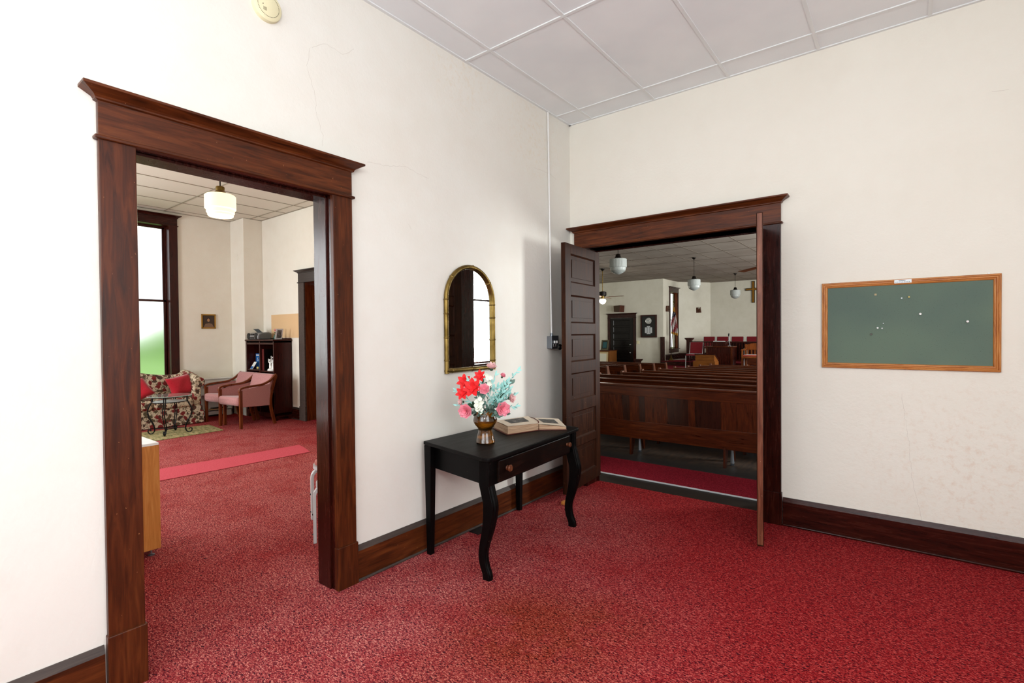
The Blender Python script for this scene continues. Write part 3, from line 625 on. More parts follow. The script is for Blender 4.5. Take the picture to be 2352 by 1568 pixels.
def rose(c, axis, r, m1='rose'):
    a, s, t = frame(axis); mb = MB()
    for ring, (k, rr, tilt) in enumerate(((7, 1.0, .25), (6, .8, .7), (5, .58, 1.3), (4, .36, 2.4))):
        for i in range(k):
            an = 2*PI*i/k+ring*.5; d = s*math.cos(an)+t*math.sin(an)
            petal(mb, c+a*(.004*ring), d+a*tilt*.4, a, r*rr*1.05, r*1.15*rr, .45+.3*ring)
    mb.mi = 1; mb.ball(c-a*.006, r*.35)
    return mb.build('rose_bloom', [m1, 'leafdark'], B, smooth='all')
for (px, py, d, ax, r, m1) in ((-.115, .02, .07, (-.3, .0, 1), .047, 'rose'), (.115, .03, .07, (.3, .05, 1), .047, 'rose'), (.165, .09, .02, (.8, .1, .5), .032, 'rosepale'),
                               (.0, .155, .07, (0, .3, 1), .036, 'rose'), (.045, .285, .0, (.1, 1, .25), .036, 'rosepale'), (.115, .23, .0, (.5, .8, .3), .02, 'rose'), (-.145, .07, .03, (-.8, 0, .4), .024, 'rosepale')):
    rose(fp(px, py, d), right*ax[0]+UPV*ax[1]+toward*ax[2], r, m1)
for (px, py, d, r) in ((-.075, .165, .06, .068), (-.13, .20, .02, .055), (-.14, .13, .05, .05), (-.03, .235, .01, .045)):
    a, s, t = frame(toward+UPV*.3-right*.2); mb = MB(); c = fp(px, py, d)
    for i in range(7): an = 2*PI*i/7+.3; petal(mb, c, s*math.cos(an)+t*math.sin(an)+a*.25, a, r, r*.55, .0)
    for i in range(4): an = 2*PI*i/4; petal(mb, c+a*.004, s*math.cos(an)+t*math.sin(an)+a*.6, a, r*.6, r*.35, .0)
    mb.build('poinsettia_bloom', 'poins', B, smooth='all')
for (px, py, d, n) in ((-.035, .075, .085, 7), (-.045, .035, .085, 5), (.02, .20, .04, 5), (.03, .225, .02, 3)):
    mb = MB()
    for i in range(n):
        c = fp(px+random.uniform(-.028, .028), py+random.uniform(-.028, .028), d+random.uniform(-.01, .015)); a, s, t = frame(toward+UPV*random.uniform(-.2, .4))
        for j in range(4): an = 2*PI*j/4; petal(mb, c, s*math.cos(an)+t*math.sin(an)+a*.15, a, .017, .02, .1, 3)
    mb.build('hydrangea_bloom', 'cream', B, smooth='all')
def sprig(tip, m, k, L=.03, w=.014, nm='leaf_sprig'):
    mb = MB(); base = Vector((vx, vy, TZ+.17)); mid = base.lerp(tip, .55)+UPV*.02; path = [base+(mid-base)*t*1.0 if t < .5 else None for t in ()]
    path = [base.lerp(mid, t/4).lerp(mid.lerp(tip, t/4), t/4) for t in range(5)]; mb.tube(path, .0014, 5)
    for i in range(k):
        t = .45+.55*i/(k-1); p = base.lerp(mid, t).lerp(mid.lerp(tip, t), t); d = (tip-base).normalized()
        rv = Vector((random.uniform(-1, 1), random.uniform(-1, 1), random.uniform(-1, 1))); sd = d.cross(rv).normalized()
        petal(mb, p, sd+d*.8, d.cross(sd).normalized(), L*random.uniform(.8, 1.2), w*random.uniform(.8, 1.2), .1, 4)
    petal(mb, tip, (tip-mid), UPV.cross(tip-mid).normalized(), L*1.2, w, 0, 4); return mb.build(nm, m, B, smooth='all')
for (x, y, d) in ((.215, .27, 0), (.185, .235, .03), (.06, .20, .06), (.09, .16, .08), (.12, .13, .06), (.16, .15, .03), (.19, .11, .0), (.20, .04, .03), (-.10, .21, .05), (-.18, .14, .0), (-.17, .05, .04), (.04, .1, .10), (.10, .09, .09), (.14, .19, .0), (-.01, .24, .0), (0, .0, .09), (.07, .24, .02)):
    sprig(fp(x, y, d), 'aqua', 9, .030, .013, 'aqua_sprig')
for (x, y, d) in ((.03, .04, .09), (.06, .01, .09), (-.03, -.0, .08), (.09, -.005, .07), (-.09, .0, .05), (.08, .05, .07), (.13, .0, .05), (-.02, .12, .05), (.17, .18, -.03)):
    sprig(fp(x, y, d), 'sage', 8, .034, .026, 'sage_sprig')
random.seed(21)
for i in range(16):
    sprig(fp(random.uniform(-.13, .17), random.uniform(.04, .2), random.uniform(-.06, .07)), 'aqua' if i % 3 else 'sage', 8, .027, .014, 'aqua_sprig' if i % 3 else 'sage_sprig')
for (x, y, d) in ((-.01, .19, .02), (.1, .12, .02), (-.08, .05, .05)): sprig(fp(x, y, d), 'leafdark', 6, .03, .02, 'dark_sprig')

# open bible
BK = thing('open_book', 'large old open book with engraved pages, lying on the black table', 'book', (.38, -1.15, TZ))
z0 = TZ+.004
MB().prism([(.125, -1.345), (.375, -1.485), (.455, -1.215), (.615, -1.085), (.37, -.80), (.19, -.96)], TZ+.001, TZ+.006).build('cover', 'leather', BK, .001)
Lb = [(.135, -1.340), (.372, -1.472), (.452, -1.212), (.205, -1.005)]; Rb = [(.452, -1.205), (.605, -1.075), (.365, -.805), (.205, -1.0)]
def block(qb, hs, nm, lift):
    mb = MB(); mb.hexa([(*p, z0) for p in qb], [(*(Vector(p)), z0+h) for p, h in zip(qb, hs)]); o = mb.build(nm, 'pageedge', BK, .004, segs=2)
    g = MB(); n = 8; a, b, c, d = [Vector((*p, z0+h)) for p, h in zip(qb, hs)]; vs = []
    for i in range(n+1):
        t = i/n; p = a.lerp(d, 0).lerp(b, 0)
        e0 = a.lerp(d, 0) ; 
        for (s0, s1) in ((a, b), (d, c)):
            pt = s0.lerp(s1, t) if lift == 'u' else s0.lerp(s1, t); vs.append((pt.x, pt.y, pt.z+.0015+.004*math.sin(PI*t)))
    fs = [(2*i, 2*i+1, 2*i+3, 2*i+2) for i in range(n)]; g.add(vs, fs); g.build('page', 'paper', o, smooth='all')
    return o, (a, b, c, d)
o, cr = block(Lb, [.052, .056, .048, .05], 'page_block', 'u')
def onpage(cr, s0, s1, t0, t1, nm, m, par, dz=.0062):
    a, b, c, d = cr; P = lambda s, t: (a.lerp(b, s)).lerp(d.lerp(c, s), t)+UPV*(dz)
    MB().add([tuple(P(s0, t0)), tuple(P(s1, t0)), tuple(P(s1, t1)), tuple(P(s0, t1))], [(0, 1, 2, 3)]).build(nm, m, par)
onpage(cr, .16, .72, .22, .80, 'engraving', 'engraving', o)
o, cr = block(Rb, [.040, .018, .016, .034], 'page_block', 'v'); onpage(cr, .25, .8, .25, .8, 'engraving', 'engraving', o)
mb = MB(); mb.tube([(.452, -1.208, z0), (.40, -1.14, z0+.05), (.30, -1.06, z0+.052), (.205, -1.002, z0+.045)], .004, 6); mb.build('spine_fold', 'leather', BK)

# arched mirror in a bamboo-look gilt frame
MR = thing('arched_mirror', 'arched wall mirror in a gold bamboo-style frame above the writing table', 'mirror', (0, -1.457, 1.17))
yL, yR, zb_, zs, xf = -1.712, -1.202, 1.195, 1.70, .020
def arch(off, n=26, x=xf):
    rx = (yR-yL)/2+off; cy = (yL+yR)/2; pts = [(x, yL-off, zb_-off)]
    for i in range(n+1): a = PI-PI*i/n; pts.append((x, cy+rx*math.cos(a), zs+rx*.98*math.sin(a)))
    pts.append((x, yR+off, zb_-off)); return pts
g = arch(-.006, x=.010)
MB().prism([(p[1], p[2]) for p in g], .004, .012, lambda a, b, h: (h, a, b)).build('mirror_glass', 'mirror', MR)
pts = arch(0); F = MB(); r = .0165
F.tube([(xf, yL, zb_-.018)]+pts[1:-1]+[(xf, yR, zb_-.018)], r, 14, up=(1, 0, 0)); F.tube([(xf, yL-.01, zb_), (xf, yR+.01, zb_)], r, 14, up=(1, 0, 0))
def node(p, d):
    d = Vector(d).normalized(); p = Vector(p); F.tube([p-d*.006, p-d*.003, p, p+d*.003, p+d*.006], 1, 14, scales=[r, r*1.13, r*1.18, r*1.13, r], up=(1, 0, 0))
for z in (1.27, 1.43, 1.60, 1.70): node((xf, yL, z), (0, 0, 1)); node((xf, yR, z-.02), (0, 0, 1))
for y in (-1.66, -1.45, -1.26): node((xf, y, zb_), (0, 1, 0))
rx = (yR-yL)/2; cy_ = (yL+yR)/2
for a in (2.45, 1.48, .62):
    node((xf, cy_+rx*math.cos(a), zs+rx*.98*math.sin(a)), (0, -math.sin(a), math.cos(a)))
F.build('frame', 'brass', MR, smooth=True)

# conduit and switch box
CD = tag(MB().tube([(.012, -.392, 3.50), (.012, -.380, 2.5), (.016, -.368, 1.445)], .0085, 10, up=(1, 0, 0)).build('wire_conduit', 'whitepaint', smooth=True), 'thin white vertical conduit pipe running up the wall beside the corner', 'pipe')
BX = thing('switch_box', 'small grey metal electrical switch box under the white conduit', 'switch', (.02, -.38, 1.37))
MB().box(.001, .055, -.425, -.32, 1.318, 1.430).build('box', 'steel', BX, .003)
MB().box(.055, .058, -.43, -.315, 1.314, 1.434).build('cover_plate', 'steel', BX, .002)
for y in (-.388, -.352): MB().box(.058, .070, y-.006, y+.006, 1.365, 1.388).build('toggle', 'white', BX, .001)
MB().lathe([(.014, 1.43), (.014, 1.445), (.011, 1.447), (.011, 1.458)], (.016, -.368, 0), 10).build('connector', 'steel', BX)
for y, w_ in ((-.40, 'L'), (-.365, 'T')):
    letters('switch_letter', w_, .034, 'white', BX, Vector((.0588, y, 1.345))-Vector((.02, -.38, 1.37)), (PI/2, 0, PI/2))

# smoke detector
SD = thing('smoke_detector', 'round ivory smoke detector high on the left wall', 'smoke detector', (0, -2.95, 3.09))
dc = (0, -2.945, 3.118); MB().lathe([(.074, .0), (.074, .008), (.071, .020), (.062, .026), (.0, .027)], dc, 40, 'x').build('body', 'ivory', SD, smooth=True)
s_ = MB()
for i in range(52):
    a = 2*PI*i/52; y, z = dc[1]+.054*math.cos(a), dc[2]+.054*math.sin(a); s_.box(.0262, .0275, y-.0013, y+.0013, z-.0013, z+.0013)
s_.build('vent_slots', 'ivorydark', SD)
s_ = MB()
for i in range(5):
    for j in range(5): s_.box(.0268, .0276, dc[1]-.026+i*.0036, dc[1]-.0242+i*.0036, dc[2]-.016-j*.0036, dc[2]-.0142-j*.0036)
s_.build('speaker_grille', 'ivorydark', SD); MB().ball((.027, dc[1]-.028, dc[2]-.002), .0025).build('test_light', 'ivorydark', SD)

# bulletin board
BB = thing('bulletin_board', 'green fabric bulletin board in a grooved oak frame on the right wall', 'board', (2.56, 0, 1.49))
x0, x1, z0b, z1b = 2.094, 3.022, 1.193, 1.790; fw = .036
MB().box(x0+.02, x1-.02, -.012, -.002, z0b+.02, z1b-.02).build('felt_panel', 'green_felt', BB)
secp = [(0, 0), (.0, .014), (.004, .018), (.010, .018), (.012, .015), (.014, .018), (.021, .018), (.023, .015), (.025, .018), (.031, .017), (.036, .012), (.036, 0)]
cor = [(x0, z0b), (x1, z0b), (x1, z1b), (x0, z1b)]; inn = [(1, 1), (-1, 1), (-1, -1), (1, -1)]
for i in range(4):
    a, b = cor[i], cor[(i+1) % 4]; ia, ib = inn[i], inn[(i+1) % 4]; vs = []
    for c_, iv in ((a, ia), (b, ib)):
        for (w_, h_) in secp: vs.append((c_[0]+iv[0]*w_, -h_-.002, c_[1]+iv[1]*w_))
    n = len(secp); MB().add(vs, [(j, (j+1) % n, n+(j+1) % n, n+j) for j in range(n)]+[tuple(range(n)), tuple(range(n, 2*n))]).build('frame_rail', 'oak' if i % 2 == 0 else 'oak_z', BB)
o = MB().box(2.507, 2.597, -.022, -.0195, 1.764, 1.786).build('name_plate', 'silverplastic', BB)
s_ = MB(); s_.box(2.530, 2.566, -.0228, -.022, 1.7775, 1.7805)
for i in range(9): s_.box(2.513+i*.0088, 2.519+i*.0088, -.0228, -.022, 1.7695, 1.7725)
s_.build('plate_lettering', 'blackplastic', o)
for x in (2.139, 2.962): MB().box(x, x+.010, -.004, -.001, 1.79, 1.801).build('mounting_tab', 'whitepaint', BB, .002)
pins = [(2.642, 1.557, .0075, 'white'), (2.870, 1.503, .0075, 'white'), (2.418, 1.470, .006, 'white'), (2.584, 1.670, .006, 'yellow'), (2.546, 1.664, .005, 'silverplastic'), (2.382, 1.428, .0065, 'nail'), (2.449, 1.500, .004, 'silverplastic'), (2.442, 1.467, .005, 'palegrey')]
desc = ['white pushpin near the middle of the green board', 'white pushpin toward the right end of the green board', 'white pushpin low in the left half of the green board, beside a grey one', 'yellow pushpin near the top of the green board', 'small silver pin left of the yellow pushpin', 'dark metal pushpin, lowest on the green board', 'tiny silver pin above the pair of low left pins', 'pale grey pin just right of the low white pushpin']
for (x, z, r_, m_), ds in zip(pins, desc):
    tag(MB().tube([(x, -.012, z), (x, -.020, z), (x, -.021, z), (x, -.026, z)], 1, 12, scales=[r_*.35, r_*.4, r_, r_*.8]).build('pushpin', m_, smooth=True), ds, 'pushpin', 'pushpins on the green board')
tag(MB().box(2.400, 2.412, -.0135, -.012, 1.69, 1.702).build('paper_scrap', 'palegold'), 'tiny torn tan paper scrap on the upper left of the green board', 'scrap', None)
# small black floor plate under the table and the worn edge of the leaf
tag(MB().box(.036, .13, -1.52, -1.39, .0, .004).build('floor_vent_plate', 'blackmetal', bevel=.001), 'small flat black plate on the carpet at the baseboard under the table', 'plate')
tag(MB().prism([(.262, -.62), (.31, -.62), (.335, -.58), (.32, -.52), (.27, -.53)], 0.0, .03).build('door_stop_wedge', 'maple', bevel=.006), 'small pinkish wooden wedge on the carpet in front of the folded door leaf', 'wedge')

# ================================================================== LOUNGE
def pendant(loc, ztop, rod, lit, label, group, R=.165):
    x, y = loc; t = thing('pendant_lamp', label, 'lamp', (x, y, ztop-rod-.44), group)
    zs_ = ztop-rod
    MB().lathe([(.06, ztop), (.058, ztop-.01), (.025, ztop-.035), (.018, ztop-.055)], (x, y, 0), 20).build('canopy', 'bronze', t, smooth=True)
    MB().tube([(x, y, ztop-.05), (x, y, zs_-.01)], .0065, 8).build('rod', 'bronze', t)
    zf = zs_
    MB().lathe([(.0, zf), (.038, zf), (.042, zf-.01), (.040, zf-.04), (.055, zf-.06), (.085, zf-.08), (.088, zf-.085)] if lit else [(.0, zf), (.03, zf), (.045, zf-.015), (.05, zf-.05), (.065, zf-.075), (.085, zf-.092), (.088, zf-.1)], (x, y, 0), 24).build('fitter', 'brass' if lit else 'bronze', t, smooth=True)
    zg = zf-(.082 if lit else .095); g = MB(); nn = 48
    if lit: pr = [(.06, zg), (.13, zg-.004), (.143, zg-.016), (.144, zg-.145), (.137, zg-.153), (.130, zg-.155), (.128, zg-.188), (.120, zg-.192), (.118, zg-.215), (.108, zg-.224), (.0, zg-.226)]; g.lathe(pr, (x, y, 0), 36)
    else:
        g.lathe([(.08, zg), (.150, zg-.001), (.162, zg-.008), (.163, zg-.155), (.155, zg-.165)], (x, y, 0), 72, rib=.018, ribs=1)
        g.lathe([(.150, zg-.160), (.146, zg-.19), (.140, zg-.215), (.132, zg-.222), (.138, zg-.232), (.115, zg-.248), (.095, zg-.258), (.10, zg-.264), (.07, zg-.278), (.05, zg-.284), (.03, zg-.292), (.0, zg-.297)], (x, y, 0), 48)
    g.build('glass_shade', 'milk' if lit else 'milk_off', t, smooth=lit)
    if lit:
        l = bpy.data.lights.new('lamp_light', 'POINT'); l.energy = 32; l.color = (1, .82, .58); l.shadow_soft_size = .17; lo = bpy.data.objects.new('lamp_light', l); COL.objects.link(lo); lo.location = (x, y, zg-.40)
    return t
pendant((-3.0, -1.952), LOUNGE_CEIL, .625, True, 'lit stepped milk-glass pendant lamp hanging in the lounge doorway view', None)

# armchairs
def armchair(label):
    t = thing('armchair', label, 'chair', (0, 0, 0), 'pink armchairs in the lounge'); w_ = .305
    def cush(mb, x0, x1, y0, y1, z0, z1): return mb.box(x0, x1, y0, y1, z0, z1)
    for s in (-1, 1):
        x = s*(w_-.018)
        f = MB(); f.bar([(x, .02, 0), (x, .022, .3), (x, .02, .60)], .034, .045, up=(0, 1, 0)).build('front_leg', 'chairwood', t, .004)
        f = MB(); f.bar(spline([(x, .60, 0), (x, .535, .25), (x, .525, .42), (x, .57, .62), (x, .63, .80)], 4), .034, .045, up=(0, 1, 0)).build('back_leg', 'chairwood', t, .004)
        f = MB(); f.bar(spline([(x, .0, .57), (x, .012, .618), (x, .06, .642), (x, .2, .655), (x, .38, .668), (x, .50, .71), (x, .575, .765), (x, .635, .82)], 5), .042, .032, up=(0, 0, 1)).build('arm', 'chairwood', t, .006)
        MB().hexa([(x-.013, .045, .335), (x+.013, .045, .335), (x+.013, .515, .315), (x-.013, .515, .315)], [(x-.013, .045, .605), (x+.013, .045, .605), (x+.013, .53, .67), (x-.013, .53, .67)]).build('side_panel', 'pinkfab', t, .01, segs=3)
    m = MB(); m.hexa([(-w_+.03, -.03, .36), (w_-.03, -.03, .36), (w_-.03, .50, .33), (-w_+.03, .50, .33)], [(-w_+.03, -.03, .50), (w_-.03, -.03, .50), (w_-.03, .50, .45), (-w_+.03, .50, .45)])
    m.build('seat', 'pinkfab', t, .045, segs=4, smooth=True)
    m = MB(); m.hexa([(-w_+.03, .44, .42), (w_-.03, .44, .42), (w_-.03, .54, .42), (-w_+.03, .54, .42)], [(-w_+.03, .57, .825), (w_-.03, .57, .825), (w_-.03, .64, .825), (-w_+.03, .64, .825)])
    m.build('backrest', 'pinkfab', t, .03, segs=4, smooth=True)
    return t
c1 = armchair('pink upholstered wooden armchair, nearer of the two, right in front of the bookcase'); c1.location = (-5.95, -.67, 0); c1.rotation_euler = (0, 0, math.radians(7))
c2 = dup(c1, (-6.575, -.645, 0), math.radians(6), 'pink upholstered wooden armchair beside the floral sofa, behind the nearer armchair')

# sofa
SF = thing('sofa', 'floral upholstered camelback sofa under the lounge window', 'sofa', (-7.1, -1.6, 0))
y0, y1 = -2.75, -.70
MB().box(-7.42, -6.83, y0+.02, y1-.02, .03, .30).build('base', 'floral', SF, .02, segs=3)
MB().box(-6.84, -6.815, y0+.01, y1-.01, .01, .22).build('skirt', 'floral', SF, .006)
n = 3; L = (y1-y0-.32)/n
for i in range(n): MB().box(-7.30, -6.80, y0+.16+i*L+.004, y0+.16+(i+1)*L-.004, .29, .455).build('seat_cushion', 'floral', SF, .05, segs=5, smooth=True)
bk = MB(); N_ = 30; prof = []
for i in range(N_+1):
    y = y0+.05+(y1-y0-.1)*i/N_; u = (y-(y0+y1)/2)/((y1-y0)/2)
    z = .80+.10*math.exp(-(u/.42)**2)+.055*math.exp(-((abs(u)-.93)/.14)**2); prof.append((y, z))
ol = [(prof[0][0], .3)]+prof+[(prof[-1][0], .3)]
bk.prism(ol, -7.44, -7.24, lambda a, b, h: (h, a, b)).build('backrest', 'floral', SF, .05, segs=5, smooth=True)
for s, yy in ((-1, y0+.09), (1, y1-.09)):
    a = MB(); a.box(-7.42, -6.86, yy-.065, yy+.065, .1, .66); a.build('arm', 'floral', SF, .03, segs=3, smooth=True)
    r_ = MB(); pth = [(-7.44, yy+s*.0, .80), (-7.3, yy+s*.01, .785), (-7.1, yy+s*.02, .74), (-6.95, yy+s*.03, .70), (-6.84, yy+s*.03, .685)]; r_.tube(pth, .085, 16, up=(0, 0, 1)).build('arm_roll', 'floral', SF, .01, smooth=True)
def pillow(name, c, w_, h_, th, rot, m, label, group, deform=.12):
    mb = MB(); n = 12; vs = []; ix = {}
    for side in (0, 1):
        for i in range(n+1):
            for j in range(n+1):
                if side and (i in (0, n) or j in (0, n)): ix[(side, i, j)] = ix[(0, i, j)]; continue
                u, v_ = 2*i/n-1, 2*j/n-1; k = (1-u**4)*(1-v_**4); t_ = th*.5*k**.5*(1+.1*math.sin(5*u+3*v_)); pin = 1-deform*(1-abs(u*v_))*.5
                ix[(side, i, j)] = len(vs); vs.append((u*w_/2*(1-deform*.5*(1-v_*v_)), (t_ if side == 0 else -t_), v_*h_/2*(1-deform*.5*(1-u*u))))
    fs = []
    for side in (0, 1):
        for i in range(n):
            for j in range(n):
                q_ = [ix[(side, i, j)], ix[(side, i+1, j)], ix[(side, i+1, j+1)], ix[(side, i, j+1)]]; fs.append(q_ if side == 0 else q_[::-1])
    mb.add(vs, fs); o = mb.build(name, m, smooth='all'); o.location = c; o.rotation_euler = rot; return tag(o, label, 'cushion', group)
pillow('throw_pillow', (-7.0, -.985, .645), .40, .34, .13, (math.radians(22), math.radians(10), math.radians(-78)), 'redpillow', 'bright red throw pillow at the right arm of the floral sofa', 'red throw pillows')
pillow('throw_pillow', (-6.99, -1.62, .60), .40, .34, .13, (math.radians(30), math.radians(28), math.radians(-95)), 'redpillow', 'bright red throw pillow half hidden by the left door casing', 'red throw pillows')

# side table
ST = thing('side_table', 'round glass-topped table on black scrolled iron legs before the sofa', 'table', (-6.17, -1.42, 0)); sx_, sy_ = -6.17, -1.42
MB().lathe([(0, .570), (.283, .570), (.288, .574), (.288, .578), (.283, .582), (0, .582)], (sx_, sy_, 0), 48).build('glass_top', 'tabglass', ST, smooth=True)
MB().lathe([(0, .482), (.215, .482), (.215, .492), (0, .492)], (sx_, sy_, 0), 40).build('lower_shelf', 'white', ST, smooth=True)
ring = lambda r, z: [(sx_+r*math.cos(2*PI*i/32), sy_+r*math.sin(2*PI*i/32), z) for i in range(32)]
f = MB(); f.tube(ring(.225, .488), .007, 6, True); f.tube(ring(.24, .563), .007, 6, True); f.build('ring_frame', 'iron', ST, smooth=True)
f = MB(); f.tube(ring(.065, .085), .007, 6, True)
for k in range(4):
    a = PI/4*1.25+k*PI/2; f.tube([(sx_+.065*math.cos(a), sy_+.065*math.sin(a), .085), (sx_+.2*math.cos(a), sy_+.2*math.sin(a), .085)], .006, 6)
f.build('stretcher', 'iron', ST)
for k in range(4):
    a = PI/4*1.25+k*PI/2; ca, sa = math.cos(a), math.sin(a); pr = [(.225, .565), (.228, .50), (.25, .45), (.285, .37), (.275, .27), (.22, .16), (.20, .08), (.215, .03), (.25, .012), (.28, .03), (.285, .06), (.262, .075), (.245, .055)]
    f = MB()
    for o_ in (-.012, .012): f.tube(spline([(sx_+r_*ca-o_*sa*(1 if z > .15 else z/.15), sy_+r_*sa+o_*ca*(1 if z > .15 else z/.15), z) for r_, z in pr], 4), .0075, 6)
    f.build('leg', 'iron', ST, smooth=True)

# rugs
tag(MB().prism([(-5.70, -1.73), (-5.775, -.83), (-6.475, -.765), (-6.62, -1.9), (-6.7, -2.7), (-5.62, -2.75)], .001, .009).build('area_rug', 'rug', bevel=.002), 'olive green patterned rug under the glass side table', 'rug')
tag(MB().prism([(-3.295, -.83), (-3.62, -.735), (-3.79, -.70), (-3.83, -1.5), (-3.93, -2.6), (-3.40, -2.85), (-3.33, -1.9)], .001, .007).build('runner_mat', 'runner', bevel=.002), 'plain rose red runner mat on the flecked lounge carpet', 'mat')

# white shelf cabinet behind the armchairs
WC = thing('low_bookcase', 'low white painted shelf unit with scalloped base, behind the pink armchairs', 'cabinet', (-7.4, -.35, 0)); X0, X1 = WX+.005, -7.36; YA, YB = -.68, -.02
m = MB(); m.box(X0, X1, YA, YA+.02, 0, .68).box(X0, X1, YB-.02, YB, 0, .68).box(X0+.022, X0+.03, YA, YB, .02, .68).box(X0, X1, YA, YB, .10, .12).box(X0, X1, YA, YB, .40, .42).box(X1-.015, X1, YA+.02, YB-.02, .60, .68)
m.build('body', 'whitepaint', WC, .002); MB().box(X0, X1+.015, YA-.01, YB+.01, .68, .70).build('top', 'whitepaint', WC, .004)
MB().prism([(YA, 0), (YA+.09, 0), (YA+.13, .03), (YA+.2, .04), (YB-.2, .04), (YB-.13, .03), (YB-.09, 0), (YB, 0), (YB, .12), (YA, .12)], X1-.015, X1, lambda a, b, h: (h, a, b)).build('scalloped_apron', 'whitepaint', WC)
for i, (c_, l_) in enumerate((('blackplastic', 'thin dark magazine lying on the low white shelf unit, top of its stack'), ('cork', 'tan magazine lying on the low white shelf unit, bottom of its stack'))):
    tag(MB().box(X0+.02, X1-.006, -.36-.03*i, -.1-.02*i, .1405-.0185*i-.0005, .158-.0185*i).build('magazine', c_, bevel=.002), l_, 'magazine', 'magazines on the low white shelf')

# bookcase
BC = thing('bookcase', 'dark mahogany two-bay open bookcase in the lounge corner', 'bookcase', (-6.45, .22, 0)); a0, a1, b0, b1, H_ = -6.955, -5.945, .062, .385, 1.37
m = MB(); m.box(a0, a0+.025, b0, b1, .08, H_).box(a1-.025, a1, b0, b1, .08, H_).box(a0, a1, b1-.012, b1, .08, H_).box(-6.462, -6.432, b0, b1-.012, .1, H_)
m.box(a0, a1, b0+.004, b1, .10, .125).box(a0, a1, b0+.004, b1, H_-.03, H_).box(a0, a1, b0+.004, b0+.02, H_-.06, H_)
m.build('carcass', 'cherry_z', BC, .003)
MB().box(a0-.015, a1+.015, b0-.018, b1+.003, H_, H_+.028).build('top', 'cherry_z', BC, .006, segs=3); MB().box(a0+.01, a1-.0, b1-.015, b1, H_+.028, H_+.05).build('gallery', 'cherry_z', BC, .004)
for z in (.84, .47): MB().box(a0+.025, -6.462, b0+.008, b1-.012, z, z+.02).build('shelf', 'cherry_z', BC, .002); MB().box(-6.432, a1-.025, b0+.008, b1-.012, z-.01, z+.01).build('shelf', 'cherry_z', BC, .002)
MB().prism([(a0, 0), (a0+.07, 0), (a0+.09, .05), (a1-.09, .05), (a1-.07, 0), (a1, 0), (a1, .1), (a0, .1)], b0, b0+.02, lambda a, b, h: (a, h, b)).build('plinth', 'cherry_z', BC, .002)
MB().prism([(b0, 0), (b0+.06, 0), (b0+.08, .05), (b1-.08, .05), (b1-.06, 0), (b1, 0), (b1, .1), (b0, .1)], a1-.02, a1, lambda a, b, h: (h, a, b)).build('side_foot', 'cherry_z', BC, .002)
# books and ornaments
def book(name, c, w_, h_, th, rot, m, label, cat='book', group='items on the bookcase shelf'):
    t = thing(name, label, cat, c, group)
    k = MB(); k.mi = 1; k.box(-th/2, -th/2+.003, -w_/2+.01, w_/2, 0, h_).box(th/2-.003, th/2, -w_/2+.01, w_/2, 0, h_); k.mi = 0; k.box(-th/2, th/2, -w_/2, -w_/2+.01, 0, h_)
    k.v = [tuple(Vector(v_)+Vector(c)) for v_ in k.v]; k.build('cover', [m, 'deadwood'], t, .001)
    k = MB().box(-th/2+.003, th/2-.003, -w_/2+.004, w_/2-.006, .004, h_-.004); k.v = [tuple(Vector(v_)+Vector(c)) for v_ in k.v]; k.build('pages', 'paper', t)
    t.rotation_euler = rot; return t
b = book('hardcover_book', (-6.395, .17, .851), .15, .375, .06, (0, 0, 0), 'redbook', 'tall maroon ribbed book standing in the right bay of the bookcase')
for z in (.06, .13, .20, .27, .33): 
    k = MB().box(-6.395-.032, -6.395+.032, .17-.078, .17-.073, .851+z, .851+z+.008); k.build('spine_rib', 'redbook', b)
k = thing('hardcover_book', 'upright blue book with white lettering in the left bay of the bookcase', 'book', (-6.80, .2, .861), 'items on the bookcase shelf')
MB().box(-6.885, -6.735, .20, .235, .861, 1.14).build('cover', 'bluebook', k, .002)
letters('title_lettering', 'S', .09, 'white', k, (-.005, -.001, .17), (PI/2, 0, 0))
MB().box(-6.865, -6.76, .199, .2, 1.10, 1.12).build('title_band', 'white', k)
k = thing('greeting_card', 'small white and blue card leaning in the left bay of the bookcase', 'card', (-6.82, .13, .861), 'items on the bookcase shelf')
MB().hexa([(-6.90, .10, .861), (-6.80, .10, .861), (-6.80, .105, .861), (-6.90, .105, .861)], [(-6.84, .15, .99), (-6.74, .15, .99), (-6.74, .155, .99), (-6.84, .155, .99)]).build('card_face', 'white', k)
MB().hexa([(-6.893, .0985, .868), (-6.805, .0985, .868), (-6.805, .1, .868), (-6.893, .1, .868)], [(-6.873, .113, .91), (-6.785, .113, .91), (-6.785, .1145, .91), (-6.873, .1145, .91)]).build('blue_print', 'bluebook', k)
tag(MB().ball((-6.66, .13, .885), .035, .02, .024).build('trinket', 'yellow', smooth='all'), 'small pale yellow trinket beside the blue book', 'ornament', 'items on the bookcase shelf')
k = thing('figurine', 'white porcelain figurine group in the right bay of the bookcase', 'figurine', (-6.16, .14, .85), 'items on the bookcase shelf')
m = MB(); m.lathe([(.0, .85), (.085, .85), (.09, .862), (.08, .885), (.05, .90), (0, .905)], (-6.165, .155, 0), 16)
m.build('base', 'white', k, smooth=True)
for (x, h, lean) in ((-6.225, .20, -.035), (-6.125, .25, .015)):
    yy = .145; m = MB(); pts_ = spline([(x+.02, yy, .87), (x+.008, yy, .93), (x, yy, .98), (x+lean*.3, yy, .85+h*.8)], 4); m.tube(pts_, 1, 10, scales=[.034-.0016*i for i in range(13)]); hx = x+lean*.4
    m.ball((hx, yy, .85+h*.93), .019); m.tube([(x, yy, .97), (x-.035, yy-.015, 1.0), (x-.04, yy-.015, .86+h)], .008, 6); m.tube([(x, yy, .97), (x+.035, yy-.02, .95)], .008, 6); m.build('figure', 'white', k, smooth='all')

